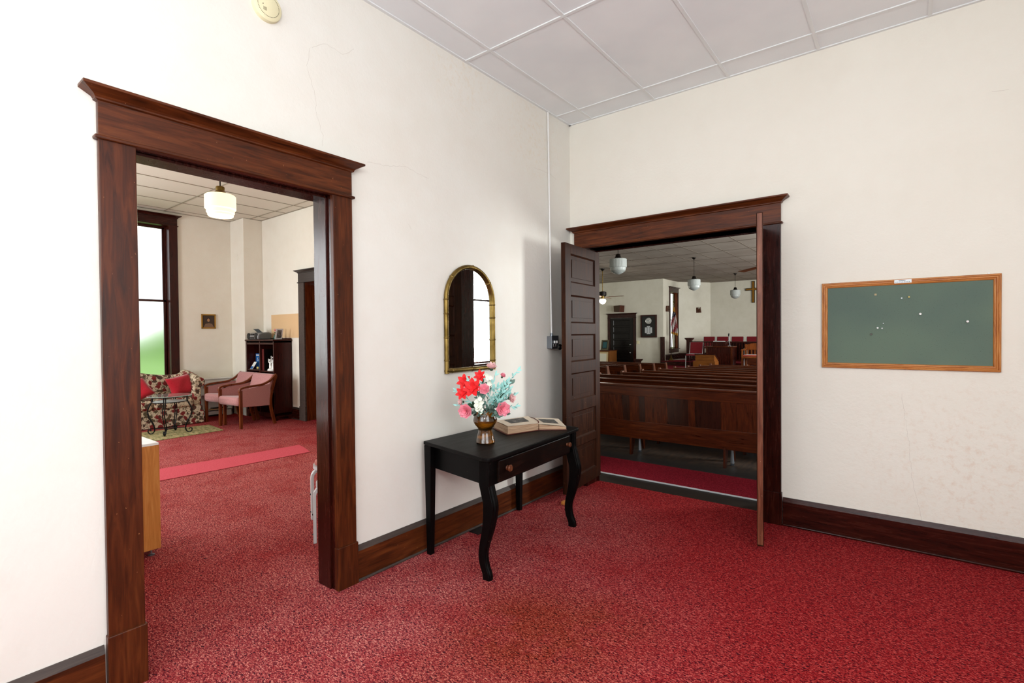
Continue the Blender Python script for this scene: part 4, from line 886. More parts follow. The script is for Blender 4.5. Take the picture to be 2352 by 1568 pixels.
# boombox etc on top of the bookcase
TZB = 1.398
k = thing('boombox', 'silver and black portable stereo with open lid on the bookcase', 'stereo', (-6.70, .2, TZB))
ol = [(-.12, 0), (-.135, .02), (-.14, .06), (-.12, .10), (-.06, .125), (.06, .13), (.10, .12), (.11, .08), (.10, .02), (.08, 0)]
f0 = lambda a, b, h: (-6.70+h, .2+a, TZB+b); k.rotation_euler = (0, 0, 0)
MB().prism(ol, -.21, .21, f0).build('body', 'greyplastic', k, .02, segs=3, smooth=True)
MB().prism([(a-.006 if a < 0 else a, b) for a, b in ol[:5]+[(-.04, .11), (-.05, .02)]], -.2, .2, f0).build('front_face', 'silverplastic', k, .012, segs=3, smooth=True)
for x in (-.14, .14): MB().lathe([(0, -.155), (.045, -.155), (.055, -.150), (.055, -.13)], (-6.70+x, .2, TZB+.062), 24, 'y').build('speaker_cone', 'blackplastic', k, smooth=True)
MB().box(-6.77, -6.63, .2-.152, .2-.13, TZB+.015, TZB+.05).build('control_panel', 'blackplastic', k, .003); MB().box(-6.75, -6.65, .2-.15, .2-.12, TZB+.075, TZB+.105).build('display', 'blackplastic', k, .003)
MB().hexa([(-6.80, .2, TZB+.125), (-6.62, .2, TZB+.125), (-6.62, .21, TZB+.125), (-6.80, .21, TZB+.125)], [(-6.80, .12, TZB+.19), (-6.62, .12, TZB+.19), (-6.62, .13, TZB+.195), (-6.80, .13, TZB+.195)]).build('open_lid', 'greyplastic', k, .003)
k = thing('flower_jar', 'little green glass jar of pink flowers on the bookcase', 'flowers', (-6.12, .2, TZB))
MB().lathe([(0, 0), (.035, 0), (.045, .015), (.047, .04), (.035, .06), (.03, .075), (.036, .085)], (-6.12, .2, TZB), 18).build('jar', mat('bottle_green', '#12483c', .1, coat=.5), k, smooth=True)
m = MB(); random.seed(5)
for i in range(9):
    c = Vector((-6.12+random.uniform(-.045, .045), .2+random.uniform(-.03, .03), TZB+.15+random.uniform(-.01, .025)))
    for j in range(5): an = 2*PI*j/5; petal(m, c, Vector((math.cos(an), math.sin(an), .4)), UPV, .024, .018, .2, 3)
m.build('pink_blooms', 'rose', k, smooth='all'); m = MB()
for i in range(7): an = i*.9; petal(m, Vector((-6.12, .2, TZB+.09)), Vector((math.cos(an), math.sin(an), .9)), UPV, .05, .026, .2, 3)
m.build('leaves', 'leafdark', k, smooth='all')
k = thing('photo_frame', 'silver photo frame leaning back at the right end of the bookcase', 'frame', (-5.99, .2, TZB))
fr = lambda u, v_, d: (-6.02+.10*v_*.6+u*.012+d, .12+u*.12-d*.2, TZB+v_*.185)
MB().hexa([fr(0, 0, 0), fr(1, 0, 0), fr(1, 0, .012), fr(0, 0, .012)], [fr(0, 1, 0), fr(1, 1, 0), fr(1, 1, .012), fr(0, 1, .012)]).build('frame', 'palegrey', k, .002)
MB().hexa([fr(.2, .14, .0125), fr(.8, .14, .0125), fr(.8, .14, .0135), fr(.2, .14, .0135)], [fr(.2, .86, .0125), fr(.8, .86, .0125), fr(.8, .86, .0135), fr(.2, .86, .0135)]).build('photo', 'engraving', k)
MB().bar([(-5.98, .2, TZB+.12), (-5.955, .24, TZB)], .02, .003).build('easel_strut', 'blackplastic', k)
# tan board on the wall
tag(MB().box(-6.655, -5.70, NY0-.008, NY0-.001, 1.425, 1.845).build('pin_board', 'cork', bevel=.001), 'plain tan board on the lounge wall above the bookcase', 'board')
# portrait
k = thing('portrait_picture', 'small dark brown head-and-shoulders portrait print in a gilt frame on the lounge wall', 'picture', (WX, -.35, 1.735)); ya, yb, za, zb2 = -.475, -.235, 1.605, 1.868
m = MB(); m.box(WX, WX+.018, ya, yb, zb2-.022, zb2).box(WX, WX+.018, ya, yb, za, za+.022).box(WX, WX+.018, ya, ya+.02, za, zb2).box(WX, WX+.018, yb-.02, yb, za, zb2); m.build('frame', 'gold', k, .003)
p_ = MB().box(WX, WX+.008, ya+.018, yb-.018, za+.02, zb2-.02).build('print', 'portrait', k)
yc, zc = (ya+yb)/2-.002, (za+zb2)/2; x_ = WX+.008
disk = lambda cy, cz, ry, rz, d, n=20: MB().add([(x_+d, cy+ry*math.cos(2*PI*i/n), cz+rz*math.sin(2*PI*i/n)) for i in range(n)], [tuple(range(n))])
disk(yc, zc+.030, .030, .038, .0004).build('hair', 'hair', p_); disk(yc, zc+.022, .022, .030, .0008).build('face', 'skin', p_)
MB().add([(x_+.0003, yc-.085, za+.022), (x_+.0003, yc+.095, za+.022), (x_+.0003, yc+.06, zc-.045), (x_+.0003, yc+.01, zc-.03), (x_+.0003, yc-.05, zc-.045)], [(0, 1, 2, 3, 4)]).build('robe', 'robe', p_)
# round cover on the chimney breast
MB().lathe([(.052, .002), (.052, -.004), (.047, -.005), (0, -.005)], (-7.24, .049, 2.93), 24, 'y').build('flue_cover', 'wall_lounge', bpy.data.objects['wall_lounge_chimney_breast'])
# maple cabinet with white top
k = thing('storage_cabinet', 'maple sided cabinet with white top, behind the left door casing', 'cabinet', (-1.6, -3.4, 0)); a0, a1, b0, b1 = -1.80, -1.362, -4.1, -3.03
MB().box(a0, a1, b0, b1, .045, .735).build('body', 'maple', k, .003); MB().box(a0, a1-.002, b0, b1-.002, .735, .752).build('top', 'white', k, .002)
for x, y in ((a1-.04, b1-.045), (a1-.04, b0+.04), (a0+.04, b1-.04), (a0+.04, b0+.04)): MB().lathe([(.02, 0), (.02, .006), (.005, .01), (.005, .046)], (x, y, 0), 12).build('leveling_foot', 'steel', k)
# stools
def stool(label):
    t = thing('stool', label, 'stool', (0, 0, 0), 'pale grey bentwood stools')
    for i in range(4):
        a = PI/4+i*PI/2; ca, sa = math.cos(a), math.sin(a)
        pth = [(.20*ca, .20*sa, 0), (.20*ca, .20*sa, .33)]+[(.20*ca-(.06-.06*math.cos(q_))*ca, .20*sa-(.06-.06*math.cos(q_))*sa, .33+.06*math.sin(q_)) for q_ in (.4, .8, 1.2, PI/2)]+[(.05*ca, .05*sa, .39)]
        l = MB(); l.bar(pth, .045, .022, up=(-sa, ca, 0) if 0 else (ca, sa, 0.001)); o = l.build('leg', 'palegrey', t, .004)
        for z in (.06, .2): MB().ball((.211*ca, .211*sa, z), .007).build('screw', 'blackmetal', o)
    MB().lathe([(0, .395), (.185, .395), (.19, .40), (.19, .425), (0, .425)], n=36).build('seat', 'palegrey', t, smooth=True)
    MB().lathe([(0, .425), (.165, .425), (.18, .435), (.178, .45), (.15, .462), (0, .468)], n=36).build('seat_pad', 'redseat', t, smooth=True)
    return t
s1 = stool('pale grey bent-leg stool with red pad, nearer one at the right lounge door jamb'); s1.location = (-.60, -2.135, 0); s1.rotation_euler = (0, 0, math.radians(14))
s2 = dup(s1, (-1.06, -1.885, 0), math.radians(22), 'pale grey bent-leg stool with red pad, farther one at the right lounge door jamb')

# ================================================================== CHURCH
def pew(xa, xb, label, group):
    t = thing('pew', label, 'pew', ((xa+xb)/2, 0, 0), group)
    zt, zbm = .84, .20; ly = lambda z: -.055*(z-.2)/.64   # back leans toward the lobby
    def sl(mb, x0, x1, d0, d1, za, zb_): return mb.hexa([(x0, ly(za)+d0, za), (x1, ly(za)+d0, za), (x1, ly(za)+d1, za), (x0, ly(za)+d1, za)], [(x0, ly(zb_)+d0, zb_), (x1, ly(zb_)+d0, zb_), (x1, ly(zb_)+d1, zb_), (x0, ly(zb_)+d1, zb_)])
    sl(MB(), xa, xb, -.004, .022, .71, .825).build('back_rail', 'pew_x', t, .002)
    sl(MB(), xa, xb, -.022, .034, .818, .845).build('top_cap', 'pew_x', t, .008, segs=3)
    sl(MB(), xa, xb, -.004, .022, zbm, .41).build('lower_rail', 'pew_x', t, .003)
    bd = MB(); random.seed(11); x = xa; i = 0
    pat = [.07, .24, .07, .18, .09, .16, .16, .16, .09, .09, .12, .07, .2]; dark = [0, 1, 0, 1, 1, 0, 0, 0, 0, 1, 0, 1, 0]
    while x < xb-.001:
        w_ = min(pat[i % 13], xb-x); bd.mi = dark[i % 13]; sl(bd, x, x+w_-.001, .002, .018, .405, .715); x += w_; i += 1
    bd.build('back_boards', ['pew_z', 'pew_d'], t)
    MB().hexa([(xa, .02, .40), (xb, .02, .40), (xb, .43, .425), (xa, .43, .425)], [(xa, .02, .425), (xb, .02, .425), (xb, .43, .45), (xa, .43, .45)]).build('seat', 'pew_x', t, .004)
    pts = [(-.03, 0), (.40, 0), (.38, .12), (.40, .42), (.42, .56), (.36, .60), (.24, .60), (.12, .64), (.06, .72), (.035, .79), (.018, .83)]
    pts += [(-.03+.045*math.cos(a), .835+.036*math.sin(a)) for a in [0.2+.45*i for i in range(8)]]+[(-.055, .76), (-.03, .5)]
    for x0, s in ((xa, -1), (xb, 1)): MB().prism(pts, x0-.022 if s < 0 else x0-.022, x0+.022, lambda a, b, h: (h, a, b)).build('end_panel', 'pewend', t, .006, segs=2)
    n = max(1, int((xb-xa)/1.6))
    for k_ in range(n):
        xs_ = xa+(xb-xa)*(k_+1)/(n+1) if not (xa < 1.05 < xb and k_ == n-1) else 1.05
        g = MB().prism([(-.012, 0), (.035, 0), (.10, .17), (.30, .2), (.36, 0), (.40, 0), (.40, .40), (.0, .40)], xs_-.012, xs_+.012, lambda a, b, h: (h, a, b)); g.build('support_leg', 'pew_z', t, .003)
        MB().tube([(xs_+.03, .19, .0), (xs_+.03, .19, .02), (xs_+.03, .185, .16), (xs_+.03, .18, .40)], 1, 8, scales=[.03, .022, .013, .012]).build('metal_foot', 'steel', t)
    return t
ordn = ['nearest', 'second', 'third', 'fourth', 'fifth', 'sixth', 'seventh', 'eighth', 'ninth', 'frontmost']
pr = pew(-1.33, 2.6, 'dark wooden pew, nearest to the open doorway, showing its paneled back and metal foot', 'pews in the right-hand block')
pr.location = (.635, 1.385, 0)
for n_ in range(1, 10):
    y = 1.385+.85*n_; dup(pr, (.635, y, sanct_floor_z(y)), 0, 'dark wooden pew, %s row from the doorway in the right-hand block' % ordn[n_] if n_ < 9 else 'dark wooden pew in the right-hand block, row farthest from the doorway before the pulpit')
pl = pew(-5.6, -2.5, 'dark wooden pew across the aisle, nearest row of the left-hand block in view', 'pews in the left-hand block')
y = 1.385+.85*5; pl.location = (-4.05, y, sanct_floor_z(y))
lo_ = {6: 'second', 7: 'third', 8: 'fourth', 9: 'farthest'}
for n_ in (6, 7, 8, 9): y = 1.385+.85*n_; dup(pl, (-4.05, y, sanct_floor_z(y)), 0, 'dark wooden pew across the aisle, %s row in view of the left-hand block' % lo_[n_])

CZ = 3.456
pendant((-1.76, 4.65), CZ, .49, False, 'unlit ribbed milk-glass pendant, largest and nearest in the church', 'unlit church pendant lamps')
pendant((-1.883, 9.45), CZ, .49, False, 'unlit ribbed milk-glass pendant hanging over the middle pews', 'unlit church pendant lamps')
pendant((-2.0, 14.1), CZ, .47, False, 'unlit ribbed milk-glass pendant farthest away, near the wall cross', 'unlit church pendant lamps')
def fan(label, lit, rot, nb=4, br=.66):
    t = thing('ceiling_fan', label, 'fan', (0, 0, 0), 'church ceiling fans')
    MB().lathe([(.07, 0), (.068, -.02), (.03, -.06), (.012, -.07)], n=20).build('canopy', 'bronze', t, smooth=True)
    MB().tube([(0, 0, -.06), (0, 0, -.70)], .011, 8).build('downrod', 'brass', t)
    MB().lathe([(.03, -.70), (.10, -.715), (.12, -.73), (.12, -.83), (.10, -.85), (0, -.85)], n=24).build('motor_housing', 'bronze', t, smooth=True)
    for k_ in range(nb):
        a = rot+k_*2*PI/nb; ca, sa = math.cos(a), math.sin(a)
        def P(r, s, z): return (r*ca-s*sa, r*sa+s*ca, z)
        b_ = MB().hexa([P(.18, -.055, -.885), P(br, -.065, -.885), P(br, .065, -.868), P(.18, .055, -.868)], [P(.18, -.055, -.878), P(br, -.065, -.878), P(br, .065, -.861), P(.18, .055, -.861)]).build('blade', 'orangewood', t, .003)
        MB().bar([P(.06, 0, -.86), P(.14, 0, -.875), P(.24, 0, -.868)], .035, .006).build('blade_iron', 'brass', b_)
    MB().lathe([(.0, -.85), (.06, -.85), (.06, -.90), (.05, -.93), (.055, -.94)], n=20).build('light_fitter', 'brass', t, smooth=True)
    MB().lathe([(.05, -.935), (.085, -.95), (.105, -.98), (.10, -1.03), (.06, -1.075), (.02, -1.09), (0, -1.092)], n=24).build('light_globe', 'bulb' if lit else 'milk_off', t, smooth=True)
    return t
f1 = fan('brass ceiling fan with lit globe, left side of the church', True, math.radians(8)); f1.location = (-4.83, 9.87, CZ)
f2 = fan('ceiling fan on the right, mostly hidden, one blade tip showing past the door leaf', False, math.radians(130), 2, .9); f2.location = (.613, 5.66, CZ+.05)
l = bpy.data.lights.new('fan_light', 'POINT'); l.energy = 22; l.color = (1, .93, .8); l.shadow_soft_size = .1; lo = bpy.data.objects.new('fan_light', l); COL.objects.link(lo); lo.location = (-4.83, 9.87, CZ-1.25)

k = thing('wall_speaker', 'brown wedge-shaped loudspeaker above the far dark door', 'speaker', (-6.24, 13.9, 2.28))
MB().hexa([(-6.36, 13.72, 2.285), (-6.12, 13.70, 2.275), (-6.06, 13.99, 2.275), (-6.36, 13.99, 2.285)], [(-6.39, 13.74, 2.52), (-6.10, 13.72, 2.53), (-6.04, 13.99, 2.53), (-6.39, 13.99, 2.52)]).build('cabinet', 'pew_z', k, .004)
MB().hexa([(-6.345, 13.712, 2.30), (-6.135, 13.692, 2.29), (-6.135, 13.705, 2.29), (-6.345, 13.725, 2.30)], [(-6.37, 13.73, 2.505), (-6.115, 13.71, 2.515), (-6.115, 13.722, 2.515), (-6.37, 13.742, 2.505)]).build('grille_cloth', mat('brown_cloth', '#4b3a2a', .9), k)

k = thing('award_case', 'dark framed wall case with silver disc and white name plaques', 'picture', (-5.045, 13.95, 1.7)); xa, xb, za, zb2 = -5.35, -4.735, 1.283, 2.130; yf = 13.895
m = MB(); m.box(xa, xa+.045, yf, 13.998, za, zb2).box(xb-.045, xb, yf, 13.998, za, zb2).box(xa+.045, xb-.045, yf, 13.998, zb2-.045, zb2).box(xa+.045, xb-.045, yf, 13.998, za, za+.045); m.build('frame', 'cherry_z', k, .003)
bp_ = MB().box(xa+.04, xb-.04, yf+.02, yf+.03, za+.04, zb2-.04).build('backing', 'blackplastic', k)
xc = (xa+xb)/2+.005; MB().lathe([(.0, -.012), (.07, -.011), (.075, -.006), (.10, -.004), (.122, -.010), (.125, 0)], (xc, yf+.02, 1.905), 36, 'y').build('disc', 'chrome', bp_, smooth=True)
MB().ball((xc-.01, yf+.008, 1.915), .04, .008, .022).build('disc_emblem', 'silverplastic', bp_, smooth='all')
for x, z, w_, h_ in ((xc-.10, 1.555, .085, .215), (xc, 1.555, .085, .225), (xc+.10, 1.555, .085, .215), (xc, 1.69, .13, .035), (xc+.005, 1.425, .15, .03)):
    o = MB().box(x-w_/2, x+w_/2, yf+.015, yf+.02, z-h_/2, z+h_/2).build('name_plaque', 'palegrey', bp_, .003)
    m = MB()
    for i in range(int(h_/.022)): m.box(x-w_*.38, x+w_*.38, yf+.0142, yf+.015, z-h_/2+.012+i*.022, z-h_/2+.016+i*.022)
    m.build('engraved_lines', 'silverplastic', o)
k = thing('light_switch', 'small ivory light switch plate beside the far dark door', 'switch', (-5.49, 13.99, 1.09))
MB().box(-5.545, -5.44, 13.985, 13.999, 1.03, 1.155).build('plate', 'ivory', k, .006)
for x in (-5.515, -5.47): MB().box(x-.006, x+.006, 13.975, 13.986, 1.08, 1.105).build('toggle', 'ivory', k, .001)

# corner cabinet, framed pictures at the far left
k = thing('wooden_cabinet', 'light brown wooden cabinet left of the far dark door', 'cabinet', (-6.5, 13.3, -.24))
MB().box(-7.1, -6.12, 12.85, 13.45, -.2408, .79).build('body', 'lectern', k, .004); MB().box(-7.12, -6.10, 12.83, 13.47, .79, .815).build('top', 'pew_x', k, .004); MB().box(-6.42, -6.28, 12.835, 12.85, .46, .62).build('latch_plate', 'redbook', k, .002)
def leanpic(name, c, w_, h_, mats, label, cat, tilt=.1, fw_=.05):
    t = thing(name, label, cat, c); x, y, z = c
    L_ = lambda mb, a, b, c0, d, e, f_: mb.hexa([(x+a, y+c0+e*tilt, z+e), (x+b, y+c0+e*tilt, z+e), (x+b, y+d+e*tilt, z+e), (x+a, y+d+e*tilt, z+e)], [(x+a, y+c0+f_*tilt, z+f_), (x+b, y+c0+f_*tilt, z+f_), (x+b, y+d+f_*tilt, z+f_), (x+a, y+d+f_*tilt, z+f_)])
    m = MB(); L_(m, -w_/2, -w_/2+fw_, 0, .02, 0, h_); L_(m, w_/2-fw_, w_/2, 0, .02, 0, h_); L_(m, -w_/2+fw_, w_/2-fw_, 0, .02, 0, fw_); L_(m, -w_/2+fw_, w_/2-fw_, 0, .02, h_-fw_, h_); m.build('frame', mats[0], t, .003)
    L_(MB(), -w_/2+fw_, w_/2-fw_, .008, .012, fw_, h_-fw_).build('mat_board', mats[1], t)
    L_(MB(), -w_/2+fw_*1.5, w_/2-fw_*1.5, .004, .008, fw_*1.6, h_-fw_*1.6).build('picture', mats[2], t); return t
leanpic('framed_picture', (-6.47, 13.10, .816), .31, .385, ('olivegold', 'blackplastic', 'tealprint'), 'teal picture in an olive frame standing on the brown cabinet', 'picture', .25)
leanpic('framed_picture', (-6.20, 12.38, .30), .46, .47, ('palegold', 'cork', 'palemat'), 'pale cream picture in a light frame at the far left before the cabinet', 'picture', .1, .035)
tag(MB().box(-6.5, -5.9, 12.30, 12.70, -.2408, .298).build('low_stand', 'pew_z', bevel=.005), 'dark low stand under the pale framed picture', 'stand')
def newel(x, y, z0_, z1_, w_, label, wood_='dark_z'):
    t = thing('newel_post', label, 'post', (x, y, z0_)); MB().box(x-w_/2, x+w_/2, y-w_/2, y+w_/2, z0_, z1_-.09).build('shaft', wood_, t, .004)
    c = w_/2; m = MB()
    for (e, a, b) in ((.012, -.09, -.065), (.035, -.065, -.035), (.05, -.035, 0)): m.box(x-c-e, x+c+e, y-c-e, y+c+e, z1_+a, z1_+b)
    m.build('cap', wood_, t, .004); return t
newel(-5.05, 13.0, -.2408, .515, .16, 'dark square newel post with flared cap below the award case')
tag(MB().bar([(-5.14, 13.0, .36), (-5.45, 13.0, .30), (-5.62, 13.0, .20), (-6.0, 12.9, .18)], .06, .05).build('handrail', 'dark_x', bevel=.006), 'dark sloping handrail joining the newel post below the award case', 'rail')
# choir railing
t = newel(-3.535, 14.0, .42, 1.265, .165, 'dark square newel post with flared cap at the left end of the choir rail')
R_ = thing('choir_railing', 'long dark choir railing with square balusters behind the pulpit', 'railing', (0, 14.0, .42))
MB().box(-3.452, 3.9, 13.965, 14.035, 1.09, 1.135).build('top_rail', 'dark_x', R_, .004); MB().box(-3.452, 3.9, 13.97, 14.03, .47, .52).build('bottom_rail', 'dark_x', R_, .003)
for i in range(34):
    x = -3.40+.09*i; MB().box(x, x+.035, 13.98, 14.02, .52, 1.09).build('baluster', 'dark_z', R_)
MB().box(-2.45, 3.9, 14.03, 14.045, .47, 1.09).build('back_panel', 'dark_z', R_)
# stacking chairs
def schair(label, group):
    t = thing('banquet_chair', label, 'chair', (0, 0, 0), group); w_ = .21
    for s in (-1, 1):
        MB().tube(spline([(s*w_, -.22, 0), (s*w_, -.20, .25), (s*w_, -.19, .42), (s*w_, -.16, .43), (s*w_, .15, .43)], 4), .0125, 8, up=(1, 0, 0)).build('front_leg', 'chrome', t, smooth=True)
        MB().tube(spline([(s*w_, .26, 0), (s*w_, .20, .25), (s*w_, .17, .43), (s*w_, .20, .62), (s*w_, .25, .86)], 4), .0125, 8, up=(1, 0, 0)).build('back_leg', 'chrome', t, smooth=True)
    MB().box(-w_, w_, -.22, .20, .43, .49).build('seat', 'redvinyl', t, .02, segs=3, smooth=True)
    MB().hexa([(-w_+.012, .155, .50), (w_-.012, .155, .50), (w_-.012, .195, .50), (-w_+.012, .195, .50)], [(-w_+.012, .22, .87), (w_-.012, .22, .87), (w_-.012, .26, .87), (-w_+.012, .26, .87)]).build('backrest', 'redvinyl', t, .015, segs=3, smooth=True)
    return t
sc = schair('dark red padded chair with chrome legs standing alone beside the lectern', 'red chrome-framed chairs'); sc.location = (-2.86, 12.45, .2655); sc.rotation_euler = (0, 0, math.radians(0))
nm = ['leftmost', 'second from left', 'third from left', 'fourth from left', 'rightmost in view']
for i, x in enumerate((-3.28, -2.79, -2.27, -1.75)):
    dup(sc, (x, 15.25, .4205), PI*0, 'dark red padded choir chair behind the railing, %s of the row' % nm[i], 'choir chairs behind the railing')
# chair back scale check: choir chairs face the pews
# lectern box
k = thing('small_lectern', 'light wooden box lectern with slanted top, in front of the pulpit', 'lectern', (-2.1, 11.2, -.24))
x0_, x1_, y0_, y1_ = -2.43, -1.79, 11.0, 11.36
MB().box(x0_, x1_, y0_, y1_, -.2408, .60).build('body', 'lectern', k, .004)
MB().prism([(y0_+.0, .60), (y1_, .60), (y1_, .62), (y0_+.06, .79), (y0_, .79)], x0_+.07, x1_-.02, lambda a, b, h: (h, a, b)).build('slanted_desk', 'lectern', k, .003)
MB().hexa([(x0_+.05, y0_-.01, .792), (x1_, y0_-.01, .792), (x1_, y1_, .622), (x0_+.05, y1_, .622)], [(x0_+.05, y0_-.01, .815), (x1_, y0_-.01, .815), (x1_, y1_, .645), (x0_+.05, y1_, .645)]).build('desk_top', 'cherry_z', k, .003)
MB().box(-2.2, -2.12, y0_-.004, y0_, .42, .47).build('emblem', 'pew_z', k, .001)
# pulpit
k = thing('pulpit', 'large dark wooden pulpit on the chancel platform', 'pulpit', (-2.1, 12.75, .265)); xa, xb, ya, yb = -2.52, -1.66, 12.5, 12.95
MB().box(xa+.03, xb-.03, ya+.03, yb-.03, .265, .97).build('body', 'dark_z', k, .004); MB().box(xa, xb, ya, yb, .97, 1.005).build('top', 'pew_x', k, .006)
MB().box(xa+.0, xb, ya+.01, yb-.01, .265, .33).build('plinth', 'dark_x', k, .004); MB().box(xa+.03, xa+.06, ya+.022, ya+.03, .33, .97).box(xb-.09, xb-.03, ya+.022, ya+.03, .33, .97).build('corner_strip', 'pew_z', k)
MB().prism([(ya+.04, 1.005), (yb-.06, 1.005), (yb-.06, 1.04), (ya+.06, 1.155), (ya+.04, 1.155)], xa+.22, xb-.24, lambda a, b, h: (h, a, b)).build('book_rest', 'dark_z', k, .003)
k = thing('pulpit_bible', 'open white-paged book lying on the pulpit book rest', 'book', (-2.1, 12.72, 1.15))
MB().hexa([(-2.30, 12.58, 1.156), (-1.92, 12.58, 1.156), (-1.92, 12.80, 1.085), (-2.30, 12.80, 1.085)], [(-2.29, 12.58, 1.172), (-1.93, 12.58, 1.172), (-1.93, 12.80, 1.105), (-2.29, 12.80, 1.105)]).build('pages', 'white', k, .004)
MB().hexa([(-2.31, 12.57, 1.1535), (-1.91, 12.57, 1.1535), (-1.91, 12.81, 1.082), (-2.31, 12.81, 1.082)], [(-2.31, 12.57, 1.157), (-1.91, 12.57, 1.157), (-1.91, 12.81, 1.0855), (-2.31, 12.81, 1.0855)]).build('cover', 'blackplastic', k)
k = thing('gooseneck_microphone', 'gooseneck microphone standing on the right of the pulpit top', 'microphone', (-1.79, 12.6, 1.006))
MB().lathe([(.045, 1.006), (.04, 1.02), (.01, 1.025), (0, 1.025)], (-1.79, 12.6, 0), 16).build('base', 'chrome', k, smooth=True); MB().tube(spline([(-1.79, 12.6, 1.02), (-1.795, 12.6, 1.12), (-1.815, 12.6, 1.22), (-1.825, 12.6, 1.33)], 4), .008, 8).build('gooseneck', 'steel', k, smooth=True)
MB().tube([(-1.825, 12.6, 1.32), (-1.825, 12.59, 1.35), (-1.815, 12.57, 1.40), (-1.81, 12.56, 1.41)], 1, 12, scales=[.012, .018, .022, .012]).build('capsule', 'blackplastic', k, smooth=True); MB().tube([(-1.8, 12.6, 1.10), (-1.85, 12.6, 1.13), (-1.88, 12.6, 1.17)], .006, 6).build('clip_arm', 'chrome', k)
tag(MB().tube([(-1.84, 12.56, 1.012), (-1.80, 12.62, 1.016)], .014, 8).build('pulpit_pen_tray', 'silverplastic'), 'small silver object lying on the pulpit beside the microphone', 'tray')
tag(MB().box(-1.53, -1.40, 13.2, 13.24, .266, .93).build('white_panel', 'whitepaint', bevel=.004), 'narrow white upright panel between the pulpit and the carved armchair', 'panel')
# clergy armchair
k = thing('clergy_armchair', 'brown wooden armchair with arched back and red seat, right of the pulpit', 'chair', (-1.2, 13.0, .265)); cx_, cy2 = -1.165, 12.85; zf = .2655
for s in (-1, 1):
    x = cx_+s*.27
    MB().box(x-.022, x+.022, cy2-.25, cy2-.205, zf, zf+.62).build('front_leg', 'orangewood', k, .004); MB().box(x-.025, x+.025, cy2+.22, cy2+.27, zf, zf+.80).build('back_post', 'orangewood', k, .004)
    MB().bar(spline([(x, cy2-.28, zf+.61), (x, cy2-.2, zf+.635), (x, cy2, zf+.62), (x, cy2+.25, zf+.68)], 4), .055, .03).build('arm', 'orangewood', k, .005)
MB().box(cx_-.27, cx_+.27, cy2-.24, cy2+.24, zf+.36, zf+.42).build('seat_rail', 'orangewood', k, .004); MB().box(cx_-.25, cx_+.25, cy2-.24, cy2+.22, zf+.42, zf+.475).build('seat', 'redseat', k, .02, segs=3, smooth=True)
ar = [(cx_-.27, zf+.62)]+[(cx_-.27*math.cos(a), zf+.74+.09*math.sin(a)) for a in [PI*i/12 for i in range(13)]]+[(cx_+.27, zf+.62)]
MB().prism(ar, cy2+.225, cy2+.265, lambda a, b, h: (a, h, b)).build('crest_rail', 'orangewood', k, .004)
for i in range(5): x = cx_-.2+i*.1; MB().box(x-.022, x+.022, cy2+.235, cy2+.255, zf+.42, zf+.64).build('back_splat', 'orangewood', k, .003)
# communion table in front of it
k = thing('small_wooden_table', 'small dark red-brown wooden stand in front of the clergy armchair', 'table', (-1.0, 12.3, .265))
MB().box(-1.22, -.55, 12.15, 12.5, .66, .70).build('top', 'orangewood', k, .004); MB().box(-1.19, -.58, 12.18, 12.47, .47, .66).build('apron', 'pew_x', k, .003)
for x in (-1.18, -.62):
    for y in (12.19, 12.43): MB().box(x, x+.045, y, y+.045, .2655, .47).build('leg', 'orangewood', k, .003)
# cross
k = tag(MB().box(-2.045, -1.950, 16.70, 16.749, 2.575, 3.40).box(-2.275, -2.045, 16.70, 16.749, 3.045, 3.135).box(-1.95, -1.72, 16.70, 16.749, 3.045, 3.135).build('wall_cross', 'deadwood', bevel=.002), 'tall mustard gold cross with dark edges on the chancel wall', 'cross')
MB().box(-2.028, -1.967, 16.692, 16.70, 2.592, 3.383).box(-2.258, -2.028, 16.692, 16.70, 3.062, 3.118).box(-1.967, -1.737, 16.692, 16.70, 3.062, 3.118).build('gold_face', 'crossgold', k)
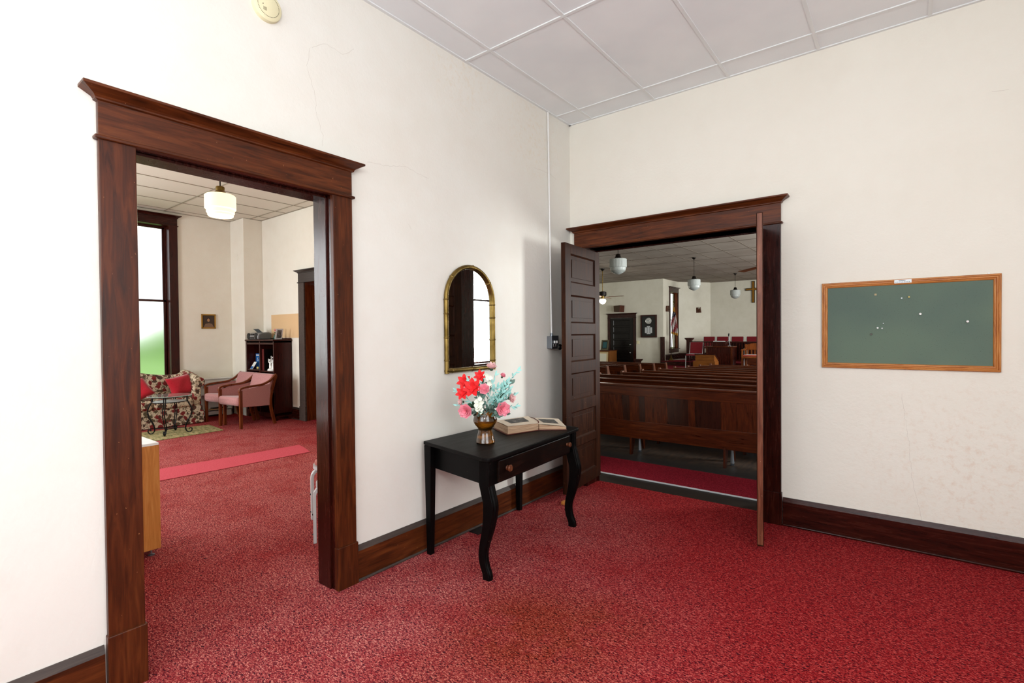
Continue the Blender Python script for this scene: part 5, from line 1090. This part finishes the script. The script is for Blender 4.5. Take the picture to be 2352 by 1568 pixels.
# flag
k = thing('flag_on_stand', 'striped star-spangled flag draped on a pole in a brass stand by the narrow window', 'flag', (-4.30, 14.3, .42)); fx, fy = -4.32, 14.30
MB().lathe([(.105, .4205), (.105, .435), (.08, .46), (.035, .50), (.028, .55), (.018, .56), (.018, .62)], (fx, fy, 0), 24).build('stand_base', 'brass', k, smooth=True)
tp = Vector((fx+.13, fy, 2.48)); bt = Vector((fx, fy, .6)); MB().tube([bt, bt.lerp(tp, .5), tp], .013, 8, up=(0, 1, 0)).build('pole', 'pewend', k)
MB().lathe([(0, 0), (.03, .01), (.035, .03), (.012, .05), (.03, .09), (.05, .13), (.02, .15), (0, .16)], tuple(tp), 12).build('finial', 'brass', k, smooth=True)
m = MB(); rows, cols = 26, 28; vs = []
for i in range(rows+1):
    t_ = i/rows; z = 2.40-.98*t_; spread = .03+.12*min(1, t_*1.5)
    pc_ = bt.lerp(tp, (z-.6)/(2.48-.6)) if z > 1.9 else bt.lerp(tp, (1.9-.6)/(2.48-.6))
    for j in range(cols+1):
        u = j/cols; ang = u*2*PI*3.5; drop = .10*u if t_ > .6 else 0
        vs.append((pc_.x+(u-.42)*spread*1.6+.03*t_, fy-.02-.028*math.sin(ang)*(.4+t_), z-drop*(t_-.6)*2))
m.v = [tuple(v_) for v_ in vs]
for i in range(rows):
    for j in range(cols):
        a = i*(cols+1)+j; t_ = i/rows; m.f.append((a, a+1, a+cols+2, a+cols+1))
        u = j/cols; band = (u*9+t_*4.5); mi = 2 if t_ < .16+.02*math.sin(j) else 0 if t_ < .42-.12*u else (1 if int(band) % 2 else 3)
        if i >= rows-2 or (j == 0 and t_ > .42): mi = 2
        m.m.append(mi)
o = m.build('flag_cloth', ['navy', 'flagred', 'fringe', 'flagwhite'], k, smooth='all'); sm = o.modifiers.new('solid', 'SOLIDIFY'); sm.thickness = .003
m = MB(); random.seed(4)
for i in range(24): 
    z = random.uniform(1.98, 2.2); pc_ = bt.lerp(tp, (z-.6)/1.88); m.ball((pc_.x+random.uniform(-.04, .05), fy-.055, z), .006, .004, .006, 6, 4)
m.build('stars', 'flagwhite', k)
# wooden book-shaped wall brackets
def bracket(c, ax, label):
    t = thing('wall_bracket', label, 'bracket', c, 'carved wooden wall brackets'); P = (lambda a, h, b: (c[0]+a, c[1]-h, c[2]+b)) if ax == 'y' else (lambda a, h, b: (c[0]+h, c[1]+a, c[2]+b))
    MB().prism([(-.115, -.11), (-.09, .07), (-.06, .11), (-.02, .10), (.0, .03), (.03, .02), (.08, .12), (.115, -.11)], .0, .07, lambda a, b, h: P(a, h, b)).build('carved_plaque', 'pewend', t, .008)
    MB().tube([P(0, .07, -.02), P(0, .11, -.02), P(.0, .12, .0)], .012, 8).build('candle_cup', 'brass', t); return t
dvn = nv
b2 = bracket((-3.93, 16.30, 2.35), 'y', 'carved reddish wooden bracket on the canted chancel wall'); b2.rotation_euler = (0, 0, 0)
bracket((-4.499, 14.35, 2.36), 'x', 'carved reddish wooden bracket left of the narrow chancel window')
